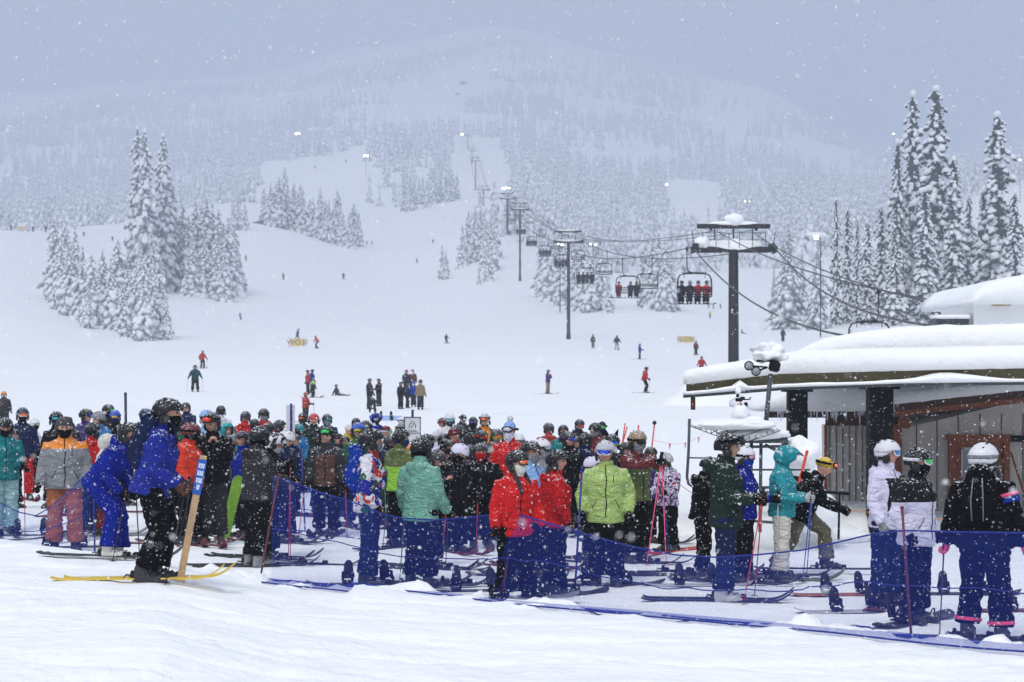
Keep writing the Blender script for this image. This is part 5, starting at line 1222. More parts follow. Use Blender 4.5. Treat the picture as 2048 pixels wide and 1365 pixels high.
stick(1614, 904, 1565, 1095, 26.5, .022, 'orangered', 'marker_stick', 'long orange stick leaning behind the turquoise hood', 'marker stick', group=MS)
b = MB(); b.blob(PX(1309, 846, 46), .05); tag(link('camera_pod', b.mesh('camera_pod'), None, [M_PAD]), 'small black cap on top of an orange stick', 'cap')
# rope with orange flags
b = MB(); p0, p1 = PX(1302, 880, 46), PX(1420, 858, 60); pts = [p0.lerp(p1, t/12)-Vector((0, 0, .5*math.sin(t/12*3.14)*.5)) for t in range(13)]; b.tube(pts, [.004]*13, 5)
fr = link('flag_rope', b.mesh('flag_rope'), None, [cloth('orangered')]); tag(fr, 'thin orange rope with small flags strung right of the queue', 'flag rope')
for t in (3, 6, 9): bb = MB(); bb.prism([(0, 0), (.05, -.01), (.015, -.17)], 1, 0, .006); link('flag', bb.mesh('flag'), fr, [cloth('orangered')], Matrix.Translation(pts[t]))
for (u0, v0, d0, u1, v1, d1, lab) in [(1345, 955, 30, 1420, 1000, 29, 'thin orange cord running to the station posts'), (1650, 1012, 27, 2048, 1044, 24, 'thin yellow cord strung across the snow in front of the siding')]:
    b = MB(); a_, b_ = PX(u0, v0, d0), PX(u1, v1, d1); b.tube([a_.lerp(b_, t/10)-Vector((0, 0, .06*math.sin(t/10*3.14))) for t in range(11)], [.006]*11, 5); tag(link('cord', b.mesh('cord'), None, [cloth('orange')]), lab, 'cord')

# ------------------------------------------------------------------ text helper
def text_mesh(s, size, name='lettering', depth=.002, align='CENTER'):
    cu = bpy.data.curves.new(name, 'FONT'); cu.body = s; cu.size = size; cu.extrude = depth; cu.align_x = align; cu.align_y = 'CENTER'; cu.space_line = .9
    o = bpy.data.objects.new(name, cu); col.objects.link(o); dg = bpy.context.evaluated_depsgraph_get(); dg.update()
    me = bpy.data.meshes.new_from_object(o.evaluated_get(dg)); me.name = name; bpy.data.objects.remove(o); me.materials.clear(); return me
UPR = Matrix.Rotation(R(90), 4, 'X')
M_SIGN = mat('sign_white', (.62, .64, .66), .5, var=.1, vscale=6); M_INK = mat('sign_ink', (.03, .035, .045), .6); M_SBLUE = mat('sign_blue', (.01, .09, .42), .5); M_WOOD = mat('pale_wood', (.52, .34, .19), .7, bump=.4, bs=30, var=.25, vscale=14)
# merge sign
d = 40; q = PX(825, 857, d); root = empty('merge_sign', (q.x, q.y, gz(q.x, q.y))); tag(root, 'white merge sign with dark frame and two lanes joining, on a post in the crowd', 'sign')
zc = q.z-root.location.z; Wd, Hd = .33, .48
b = MB(); b.box((0, 0, zc-.02), (Wd, .02, Hd)); link('panel', b.mesh('panel', False), root, [M_SIGN])
b = MB()
for sx in (1, -1): b.box((sx*(Wd/2-.006), -.012, zc-.02), (.018, .014, Hd+.02))
for sz in (1, -1): b.box((0, -.0122, zc-.02+sz*(Hd/2)), (Wd+.006, .014, .018))
link('frame', b.mesh('frame', False), root, [mat('sign_frame', (.03, .05, .12), .5)])
b = MB()
for sg in (1, -1): b.tube([Vector((sg*x, -.014, zc+z)) for x, z in ((.062, .0), (.062, .07), (.028, .11), (.024, .155))], [.007]*4, 6)
b.tube([Vector((x, -.0142, zc+z)) for x, z in ((-.028, .01), (.004, .06))], [.006]*2, 6); b.tube([Vector((x, -.0142, zc+z)) for x, z in ((.0, .10), (.022, .062))], [.006]*2, 6)
link('arrow_symbol', b.mesh('arrow_symbol'), root, [M_INK])
for s_, zz, sz in (('PLEASE', -.055, .058), ('ALTERNATE', -.105, .050)): link('lettering', text_mesh(s_, sz), root, [M_INK], Matrix.Translation((0, -.0135, zc+zz)) @ UPR)
b = MB(); b.tube([(0, .03, -.2), (0, .03, zc+.37)], [.025, .025], 10); link('post', b.mesh('post'), root, [cloth('navy')])
# white panel sign seen with its blue post
d = 39; q = PX(581, 840, d); root = empty('panel_sign', (q.x, q.y, gz(q.x, q.y))); tag(root, 'narrow blank white panel on a blue post above the crowd', 'sign'); zc = q.z-root.location.z
b = MB(); b.box((0, 0, zc), (.17, .02, .58), bev=.006); link('panel', b.mesh('panel', False), root, [M_SIGN]); b = MB(); b.tube([(.015, -.03, -.2), (.015, -.03, zc+.32)], [.020, .020], 10); link('post', b.mesh('post'), root, [cloth('royal')])
# wooden stake with blue label
root = empty('sign_stake', PX(361, 1158, 20.3)); tag(root, 'leaning wooden stake with a blue label of pale stacked letters', 'sign'); root.rotation_euler = (0, R(10.5), R(8))
b = MB(); b.box((0, 0, .62), (.072, .03, 1.30), bev=.004); link('stake', b.mesh('stake', False), root, [M_WOOD])
b = MB(); b.box((0, -.020, 1.05), (.086, .008, .36)); link('label_panel', b.mesh('label_panel', False), root, [M_SBLUE])
for i, s_ in enumerate(('SKI', 'THE', 'NET', '7')): link('lettering', text_mesh('  '.join('') or '', .05), root) if False else None
b = MB()
for k, z in enumerate((1.165, 1.09, 1.015, .945)):
    w_ = .062 if k < 3 else .03; hh = .050
    # blocky worn characters: strokes with gaps
    for sx in (-.42, -.08, .26) if k < 3 else (0,): b.box(((sx+.08)*w_, -.0255, z), (w_*.27 if k < 3 else w_, .003, hh))
    if k < 3: b.box((0, -.0262, z+.017 if k != 1 else z-.014), (w_, .003, .011))
link('lettering', b.mesh('lettering', False), root, [mat('pale_letter', (.55, .62, .78), .6)])
# slope banners
M_BAN = mat('banner_yellow', (.66, .50, .20), .7, var=.15, vscale=3)
for (u, v0, v1, w_px, d, lab, rev) in [(595, 682, 697, 30, 285, 'yellow SLOW banner between two thin poles in the middle of the slope', True), (1372, 677, 690, 29, 270, 'yellow SLOW banner with faint lettering left of the main tower', False), (44, 453, 460, 15, 590, 'small far yellow banner on the crest at the left', None)]:
    a = PX(u, (v0+v1)/2, d); wd = w_px*d/F; ht = (v1-v0)*d/F; g0 = gz(a.x, a.y); root = empty('slope_banner', (a.x, a.y, g0)); tag(root, lab, 'banner', 'yellow slope banners')
    zc = max(a.z-g0, ht/2+.2)
    b = MB(); b.box((0, 0, zc), (wd, .03, ht)); link('cloth_banner', b.mesh('cloth_banner', False), root, [M_BAN]); 
    for sg in (1, -1): b = MB(); b.tube([(sg*(wd/2+.12*ht), 0, -.3), (sg*(wd/2+.12*ht), 0, zc+ht*.8)], [.04, .035], 7); link('pole', b.mesh('pole'), root, [cloth('ltgrey')])
    if rev is not None: link('lettering', text_mesh('SLOW', ht*.92), root, [mat('banner_ink', (.10, .10, .09), .7)], Matrix.Translation((0, -.02, zc)) @ UPR @ Matrix.Diagonal(((-1 if rev else 1)*1.1, 1, 1, 1)))
# ------------------------------------------------------------------ station buildings on the right
M_OLIVE = mat('olive_fascia', (.095, .082, .035), .75, bump=.3, bs=12, var=.35, vscale=2.5); M_GREYST = mat('grey_steel', (.06, .072, .08), .5, metal=.3, var=.3, vscale=4, bump=.2, bs=25); M_DKST = mat('dark_steel', (.005, .006, .007), .7, spec=.15)
M_SIDING = mat('grey_siding', (.50, .465, .44), .8, bump=.3, bs=14, var=.2, vscale=3); M_RBROWN = mat('red_brown_wood', (.24, .075, .035), .75, bump=.4, bs=18, var=.3, vscale=5); M_DKBR = mat('dark_brown_wood', (.075, .035, .026), .8, bump=.4, bs=18, var=.3, vscale=5)
M_GLASS = mat('window_glass', (.25, .27, .30), .15, spec=.6); M_GAP = mat('batten_gap', (.10, .092, .086), .9)
def snow_slab(name, prof, y0, y1, parent=None, label=None, cat=None, amp=.05, seed=0, m=None, shear=0):
    """prof: list of (x, z_bottom, z_top); a rounded slab of snow from y0 (front) to y1 (back)"""
    nx = len(prof); V = []; Fc = []; ring = []
    ny = 10
    for i, (x, zb, zt) in enumerate(prof):
        th = zt-zb; sec = [(y0+.04, zb), (y0-.06, zb+th*.08), (y0-.10, zb+th*.45), (y0-.08, zb+th*.82), (y0+.10*min(1, th*2), zt-.012)]
        for k in range(1, ny+1): t = k/ny; sec.append((y0+(y1-y0)*t, zt+.0*t))
        sec.append((y1, zb))
        for (y, z) in sec:
            dz = amp*(noise.noise(Vector((x*.8+seed, y*.8, z*.4)))+.35*noise.noise(Vector((x*3.1+seed, y*3.1, z*2)))) if z > zb+.01 else amp*.25*noise.noise(Vector((x*6+seed, 1, 1)))
            V.append((x+(y-y0)*shear, y+(amp*.7*noise.noise(Vector((x*1.3+seed, z*2, 9)))), z+dz))
    m_ = ny+6
    for i in range(nx-1):
        for k in range(m_): a = i*m_+k; b_ = i*m_+(k+1) % m_; Fc.append((a, b_, b_+m_, a+m_))
    Fc.append(tuple(range(m_-1, -1, -1))); Fc.append(tuple((nx-1)*m_+k for k in range(m_)))
    me = bpy.data.meshes.new(name); me.from_pydata(V, [], Fc); bm = bmesh.new(); bm.from_mesh(me); bmesh.ops.recalc_face_normals(bm, faces=bm.faces[:])
    for f_ in bm.faces: f_.smooth = True
    bm.to_mesh(me); bm.free()
    o = link(name, me, parent, [m or M_SNOWCAP]); 
    if label: tag(o, label, cat)
    return o
D1 = 31.0
def X1(u, d=D1): return (u-1024)/F*d
def Z1(v, d=D1): return CAMZ+(HOR-v)/F*d
st = empty('lift_station', (0, 0, 0)); tag(st, 'open lift station roof with olive fascia, deep snow on top and black columns', 'building')
def lin(us_, vs_, d=D1): return lambda u: Z1(float(np.interp(u, us_, vs_)), d)
ft = lin([1372, 1560, 1800, 2048, 2300], [768, 747, 741, 736, 732]); fb = lin([1372, 1560, 1800, 2048, 2300], [792, 777, 769, 766, 764])
def strip(name, ulist, zt, zb, y0, y1, m, parent):
    V = []; Fc = []
    for u in ulist:
        x = X1(u); V += [(x, y0, zb(u)), (x, y0, zt(u)), (x, y1, zt(u)), (x, y1, zb(u))]
    for i in range(len(ulist)-1):
        for k in range(4): a = i*4+k; b_ = i*4+(k+1) % 4; Fc.append((a, b_, b_+4, a+4))
    Fc.append((3, 2, 1, 0)); n = (len(ulist)-1)*4; Fc.append((n, n+1, n+2, n+3))
    me = bpy.data.meshes.new(name); me.from_pydata(V, [], Fc); bm = bmesh.new(); bm.from_mesh(me); bmesh.ops.recalc_face_normals(bm, faces=bm.faces[:]); bm.to_mesh(me); bm.free(); return link(name, me, parent, [m])
ul = [1374, 1440, 1500, 1560, 1640, 1720, 1800, 1900, 2000, 2100, 2300]
strip('fascia', ul, ft, fb, D1, D1+.14, M_OLIVE, st)
strip('gutter_ledge', [1366]+ul[1:], lambda u: fb(u)+.012, lambda u: fb(u)-.03, D1-.22, D1-.003, M_GREYST, st)
strip('roof_deck', ul[2:], lambda u: ft(u)+.02, lambda u: fb(u)+.10, D1+.16, D1+4.2, mat('soffit', (.05, .05, .05), .9), st)
xs_ = np.arange(1366, 2330, 16)
lip = lambda u: .05+.05*max(0, noise.noise(Vector((u*.012, 2, 0))))+ (.10*math.exp(-((u-1900)/75)**2))+(.09*math.exp(-((u-1478)/9)**2))
snow_slab('ledge_snow', [(X1(u), fb(u)+.012, fb(u)+.012+lip(u)) for u in xs_], D1-.20, D1-.02, st, amp=.012)
top = lambda u: float(np.interp(u, [1360, 1372, 1420, 1500, 1560, 1620, 1700, 1800, 1950, 2300], [.16, .20, .24, .27, .32, .36, .36, .35, .35, .35]))
sl_ = snow_slab('roof_snow', [(X1(u), ft(u)-.01, ft(u)+top(u)*(.75 if u < 1366 else 1)) for u in np.arange(1366, 2330, 12)], D1-.10, D1+3.4, st, amp=.035, shear=.10)
# upper snow mound rising behind the front edge
def mound(name, c, r, label=None, parent=None, amp=.16, seed=0, sub=4, cat='snow pile'):
    v, f = ico(sub); P_ = []
    for p in v:
        q = Vector(p); k = 1+amp*noise.noise(q*1.6+Vector((seed, 0, 0)))+amp*.4*noise.noise(q*4+Vector((seed, 3, 0)))
        P_.append(Vector((c[0]+q.x*r[0]*k, c[1]+q.y*r[1]*k, c[2]+q.z*r[2]*k)))
    me = bpy.data.meshes.new(name); me.from_pydata(P_, [], [tuple(int(i) for i in q) for q in f]); me.polygons.foreach_set('use_smooth', [True]*len(me.polygons))
    o = link(name, me, parent, [M_SNOWCAP])
    if label: tag(o, label, cat)
    return o
D2 = 36.0
snow_slab('upper_snow', [(X1(u, D2), Z1(735, D2), Z1(float(np.interp(u, [1560, 1620, 1700, 1800, 1950, 2400], [712, 684, 668, 655, 650, 645])), D2)) for u in range(1560, 2400, 24)], D2-.9, D2+5, st, amp=.06, seed=4, shear=.15)
for (u, w_, lab) in [(1594, .30, 'l'), (1759, .375, 'm'), (2160, .375, 'r')]:
    b = MB(); x = X1(u, D1+.9); b.box((x, D1+.9, (fb(u)+.0)/2-.15), (w_, w_, fb(u)+.25), bev=.006); b.box((x, D1+.9, fb(u)-.05), (w_*1.55, w_*1.2, .045)); b.box((x, D1+.9, fb(u)-.0), (w_*1.9, w_*1.1, .03)); link('column', b.mesh('column', False), st, [M_DKST])
b = MB(); a = PX(1386, 806, D1); b.box((a.x, D1, a.z+.01), (.072, .02, .24)); bo = link('hanging_panel', b.mesh('hanging_panel', False), st, [M_DKBR]); b = MB(); b.box((a.x, D1-.014, a.z-.02), (.02, .006, .10)); link('red_mark', b.mesh('red_mark', False), bo, [cloth('orangered')])
# shed behind (vertical battens, icicles)
D3 = 38.0
sh = empty('shed', (0, 0, 0)); tag(sh, 'grey batten-sided shed behind the columns with icicles under its snow roof', 'building')
def pbox(name, u0, u1, v0, v1, d, depth, m, parent, bev=0):
    b = MB(); x0, x1, z0, z1 = X1(u0, d), X1(u1, d), Z1(v1, d), Z1(v0, d); b.box(((x0+x1)/2, d+depth/2, (z0+z1)/2), (x1-x0, depth, z1-z0), bev=bev); return link(name, b.mesh(name, False), parent, [m])
pbox('wall', 1650, 1790, 850, 1010, D3, .4, mat('pale_siding', (.70, .66, .63), .8, bump=.3, bs=14, var=.15, vscale=3), sh)
for u in range(1659, 1735, 13): pbox('batten', u, u+1.5, 848, 1008, D3-.03, .028, M_GAP, sh)
pbox('corner_board', 1649, 1654, 850, 1010, D3-.05, .05, M_RBROWN, sh)
pbox('eave_board', 1538, 1652, 818, 836, D3-.4, .1, M_DKBR, sh); pbox('eave_board', 1652, 1800, 818, 852, D3-.42, .1, M_DKBR, sh)
snow_slab('roof_snow', [(X1(u, D3), Z1(822, D3), Z1(float(np.interp(u, [1500, 1530, 1580, 1700, 1900], [812, 795, 778, 772, 770])), D3)) for u in range(1504, 1900, 14)], D3-.62, D3+4, sh, amp=.06, seed=8)
b = MB(); ri = random.Random(3)
for k in range(46):
    u = ri.uniform(1546, 1738); L_ = ri.uniform(.04, .2)*(1.6 if ri.random() < .15 else 1); p = Vector((X1(u, D3), D3-.52, Z1(821, D3))); b.tube([p, p-Vector((0, 0, L_*.6)), p-Vector((0, 0, L_))], [.016, .009, .002], 6)
link('icicles', b.mesh('icicles'), sh, [mat('ice', (.70, .76, .84), .15, spec=.6)])
# cabin at the right: wide boards, brown rake board and door
D4 = 36.2
cb = empty('cabin', (0, 0, 0)); tag(cb, 'grey board cabin with red-brown door frame and sloping brown roof edge', 'building')
V = []; x0, x1 = X1(1788, D4), X1(2400, D4)
b = MB(); b.prism([(x0, -.9), (x1, -.9), (x1, Z1(770, D4)+.0), (X1(2048, D4), Z1(800, D4)), (x0, Z1(862, D4))], 1, D4, D4+4); link('wall', b.mesh('wall', False), cb, [M_SIDING])
for u in (1833, 1874, 1917, 1960, 2003, 2046, 2088): 
    b = MB(); b.box((X1(u, D4), D4-.006, .55), (.018, .012, 2.6)); o = link('board_gap', b.mesh('board_gap', False), cb, [M_GAP])
def rake(name, v0, v1, dz, y, m):
    b = MB(); a = Vector((X1(1782, D4), y, Z1(v0, D4))); c = Vector((X1(2320, D4), y, Z1(v0, D4)+(Z1(v1, D4)-Z1(v0, D4))*(2320-1782)/(2048-1782))); V_ = [a, c, c-Vector((0, 0, dz)), a-Vector((0, 0, dz))]; V_ += [p+Vector((0, .12, 0)) for p in V_]
    b.raw(V_, [(0, 3, 2, 1), (4, 5, 6, 7), (0, 1, 5, 4), (1, 2, 6, 5), (2, 3, 7, 6), (3, 0, 4, 7)]); return link(name, b.mesh(name, False), cb, [m])
rake('rake_board', 806, 778, .145, D4-.45, M_DKBR); rake('rake_trim', 822, 793, .10, D4-.40, M_RBROWN)
snow_slab('roof_snow', [(X1(u, D4), Z1(806-(u-1782)*28/266, D4)-.01, Z1(806-(u-1782)*28/266, D4)+.24) for u in range(1770, 2330, 20)], D4-.62, D4+3.2, cb, amp=.05, seed=12)
pbox('corner_post', 1784, 1804, 850, 1040, D4-.10, .10, M_RBROWN, cb); pbox('bracket', 1800, 1822, 838, 858, D4-.32, .2, M_RBROWN, cb, .02)
dr = empty('door', (0, 0, 0)); dr.parent = cb; b = MB()
for (u0, u1, v0, v1) in ((1896, 1908, 884, 1046), (2006, 2018, 884, 1046)): x0, x1, z0, z1 = X1(u0, D4), X1(u1, D4), Z1(v1, D4), Z1(v0, D4); b.box(((x0+x1)/2, D4-.04, (z0+z1)/2), (x1-x0, .08, z1-z0))
x0, x1 = X1(1892, D4), X1(2024, D4); b.box(((x0+x1)/2, D4-.055, Z1(877, D4)), (x1-x0, .11, .13)); link('door_frame', b.mesh('door_frame', False), dr, [M_RBROWN])
pbox('door_leaf', 1908, 2006, 884, 1046, D4-.03, .02, M_RBROWN, dr); pbox('pane', 1924, 1990, 899, 955, D4-.034, .003, M_GLASS, dr)
bm_ = MB()
for (u0, u1, v0, v1) in ((1921, 1925, 896, 958), (1989, 1993, 896, 958), (1921, 1993, 895, 899), (1921, 1993, 955, 959)): x0, x1, z0, z1 = X1(u0, D4), X1(u1, D4), Z1(v1, D4), Z1(v0, D4); bm_.box(((x0+x1)/2, D4-.042, (z0+z1)/2), (x1-x0, .012, z1-z0))
link('window_trim', bm_.mesh('window_trim', False), dr, [mat('trim_grey', (.45, .44, .42), .7)])
pbox('dark_box', 2024, 2075, 872, 884, D4-.16, .16, M_DKST, cb)
b = MB(); b.tube([PX(2022, 905, D4-.3), PX(2052, 1000, D4-.4)], [.02, .02], 7); tag(link('leaning_pole', b.mesh('leaning_pole'), None, [M_RBROWN]), 'thin brown pole leaning on the cabin beside the door', 'pole')
# snow banks round the station
for (u, d, rx, ry, rz, zz, lab) in [(1700, 33, 1.3, 1.2, .50, .0, 'low snow bank under the batten shed'), (1860, 33.5, 1.7, 1.2, .42, -.15, 'snow bank in front of the cabin wall'), (1560, 31, 1.3, 1.1, .35, .02, 'snow bank under the loading platform'),
                                    (1625, 29.5, .42, .5, .34, .55, 'rounded heap of snow on the rail behind the yellow beanie'), (1420, 33, 1.6, 1.5, .25, .0, 'flat snow bank behind the chair frame')]:
    mound('snow_pile', (X1(u, d), d, zz), (rx, ry, rz), lab, seed=u*.1)
# the drive terminal far behind on the right, roof deep in snow
D5 = 52
tm_ = empty('drive_terminal', (0, 0, 0)); tag(tm_, 'snow-buried lift terminal roof with a strip of yellowish wood at the right edge', 'building')
pbox('wall', 1948, 2300, 606, 700, D5, 4, M_SNOWCAP, tm_); pbox('wood_strip', 1985, 2022, 604, 612, D5-.25, .1, mat('yellow_wood', (.40, .28, .12), .8, bump=.5, bs=20), tm_)
snow_slab('roof_snow', [(X1(u, D5), Z1(610, D5), Z1(float(np.interp(u, [1935, 1942, 1960, 2000, 2048, 2300], [600, 588, 572, 560, 550, 540])), D5)) for u in list(range(1936, 1960, 4))+list(range(1960, 2300, 12))], D5-.5, D5+6, tm_, amp=.05, seed=21)
pbox('sheave_housing', 1872, 1938, 637, 655, D5, .8, M_GREYST, tm_); pbox('strut', 1880, 1890, 650, 690, D5+.1, .2, M_GREYST, tm_); pbox('strut', 1930, 1936, 650, 690, D5+.1, .2, M_GREYST, tm_)
snow_slab('housing_snow', [(X1(u, D5), Z1(638, D5), Z1(630, D5)) for u in range(1872, 1940, 6)], D5-.06, D5+.8, tm_, amp=.02, seed=5)
# lamp mast in front of the fascia
ms = empty('flood_mast', (X1(1524, 29.4), 29.4, -.1)); tag(ms, 'dark mast with black spotlights under a cap of snow before the station fascia', 'light mast'); ox = ms.location.copy()
b = MB(); b.tube([PX(1530, 868, 29.4)-ox, PX(1541, 748, 29.4)-ox], [.036, .034], 10); b.box(PX(1530, 862, 29.4)-ox, (.14, .14, .03)); link('mast', b.mesh('mast'), ms, [M_GREYST])
b = MB(); b.box(PX(1549, 733, 29.4)-ox, (.15, .18, .16), Matrix.Rotation(R(12), 3, 'Y'), .02); b.box(PX(1530, 722, 29.4)-ox, (.26, .05, .035)); link('light_box', b.mesh('light_box', False), ms, [M_DKST])
for (u, v) in ((1497, 732), (1511, 743)):
    b = MB(); c_ = PX(u, v, 29.3)-ox; b.tube([c_+Vector((.03, .10, 0)), c_+Vector((.01, .02, 0)), c_+Vector((0, -.06, 0))], [.035, .06, .072], 14); b.tube([c_+Vector((.03, .10, 0)), PX(1535, 735, 29.4)-ox], [.014, .014], 6)
    sp_ = link('spotlight', b.mesh('spotlight'), ms, [M_DKST]); bb = MB(); bb.tube([c_+Vector((0, -.062, 0)), c_+Vector((0, -.068, 0))], [.055, .055], 14); link('spot_glass', bb.mesh('spot_glass'), sp_, [M_GLASS])
mound('snow_load', tuple(PX(1535, 705, 29.5)-ox), (.27, .22, .14), parent=ms, seed=3, amp=.5)
# loading frame: steel chair-loop, mesh ramp, platform
D6 = 28.0
lf = empty('chair_frame', (X1(1378, D6), D6, 0)); tag(lf, 'grey steel loop frame with a snow-filled wire mesh ramp at the loading area', 'steel frame'); ox = lf.location.copy()
b = MB(); b.tube([PX(1379, 838, D6)-ox, PX(1377, 905, D6)-ox, PX(1374, 955, D6)-ox, PX(1377, 968, D6)-ox, PX(1386, 975, D6)-ox, PX(1450, 977, D6)-ox, PX(1560, 975, D6)-ox], [.020]*7, 8)
b.tube([PX(1376, 916, D6)-ox, PX(1440, 917, D6)-ox], [.012]*2, 6); b.tube([PX(1407, 975, D6)-ox, PX(1400, 1020, D6)-ox], [.016]*2, 6); link('loop', b.mesh('loop'), lf, [M_GREYST])
b = MB(); A = PX(1380, 852, D6)-ox; B = PX(1560, 862, D6)-ox; Cc = PX(1480, 890, D6)-ox
for k in range(17): t = k/16; p = A.lerp(B, t); q = A.lerp(Cc, min(1, t*1.7)) if t < .59 else Cc.lerp(B, (t-.59)/.41); b.tube([p+Vector((0, .35, .02)), q+Vector((0, -.05, 0))], [.005]*2, 5)
for k in range(6): t = k/5; b.tube([A.lerp(Cc, t), (A+Vector((0, .3, 0))).lerp(B, t)], [.006]*2, 5); b.tube([A.lerp(B, t)+Vector((0, .3, 0)), Cc+Vector((0, 0, 0))], [.006]*2, 5)
link('wire_ramp', b.mesh('wire_ramp'), lf, [M_GREYST]); mound('snow_load', tuple((A+B)/2+Vector((0, .15, .05))), (.62, .35, .085), parent=lf, seed=9)
pf = empty('loading_platform', (X1(1530, D6), D6+.3, 0)); tag(pf, 'dark steel operator stand with posts and rails, thick snow on its top', 'platform'); ox = pf.location.copy()
b = MB()
for (u0, v0, u1, v1, r) in [(1440, 884, 1575, 879, .03), (1440, 895, 1572, 893, .02), (1503, 885, 1500, 1065, .024), (1522, 885, 1520, 1065, .024), (1572, 880, 1574, 900, .024), (1455, 940, 1620, 940, .014), (1455, 985, 1600, 985, .012), (1530, 890, 1560, 905, .022), (1560, 905, 1600, 907, .022), (1600, 907, 1612, 918, .02), (1480, 1040, 1600, 1050, .02)]:
    b.tube([PX(u0, v0, D6+.3)-ox, PX(u1, v1, D6+.3)-ox], [r]*2, 8)
link('posts', b.mesh('posts'), pf, [M_GREYST])
b = MB(); b.box(PX(1505, 882, D6+.5)-ox, (.95, .5, .05)); link('deck', b.mesh('deck', False), pf, [M_GREYST])
mound('snow_load', tuple(PX(1505, 868, D6+.4)-ox), (.50, .32, .10), parent=pf, seed=15, amp=.2); mound('snow_load', tuple(PX(1508, 850, D6+.4)-ox), (.17, .16, .13), parent=pf, seed=17)
mound('snow_load', tuple(PX(1598, 912, D6+.6)-ox), (.30, .3, .27), parent=pf, seed=19, amp=.22)
rl = empty('hand_rail', (X1(1670, 27), 27, 0)); tag(rl, 'grey pipe rail with end post right of the striding skier', 'railing'); ox = rl.location.copy(); b = MB()
b.tube([PX(1640, 984, 27)-ox, PX(1698, 988, 27)-ox], [.022]*2, 8); b.tube([PX(1679, 988, 27)-ox, PX(1677, 1080, 27)-ox], [.016]*2, 8); link('rail', b.mesh('rail'), rl, [M_DKST])
# camera and sensor cluster standing on the platform
sc_ = empty('sensor_head', PX(1478, 800, 29.0)); tag(sc_, 'black camera cluster with a red cable on a snowy stub behind the loading frame', 'camera'); b = MB()
b.box((0, 0, 0), (.10, .08, .05), bev=.008); b.box((.05, .0, .02), (.07, .06, .05), bev=.008); b.box((-.02, 0, .06), (.04, .05, .05), bev=.006); b.tube([(.08, 0, .0), (.16, 0, .01), (.17, 0, .04)], [.01]*3, 6); b.box((.10, 0, -.07), (.05, .05, .07), bev=.008); link('camera_body', b.mesh('camera_body'), sc_, [M_DKST])
b = MB(); b.tube([(.0, -.03, .0), (.02, -.045, -.05), (.05, -.04, -.09), (.03, 0, -.15)], [.008]*4, 6); link('cable', b.mesh('cable'), sc_, [cloth('red')]); mound('snow_load', (.03, .03, -.21), (.13, .12, .16), parent=sc_, seed=2); mound('snow_load', (-.01, .0, .13), (.045, .04, .06), parent=sc_, seed=2, sub=3)
b = MB(); b.tube([(.06, .02, -.36), (.06, .02, -.9)], [.03, .03], 8); link('stub', b.mesh('stub'), sc_, [M_GREYST])

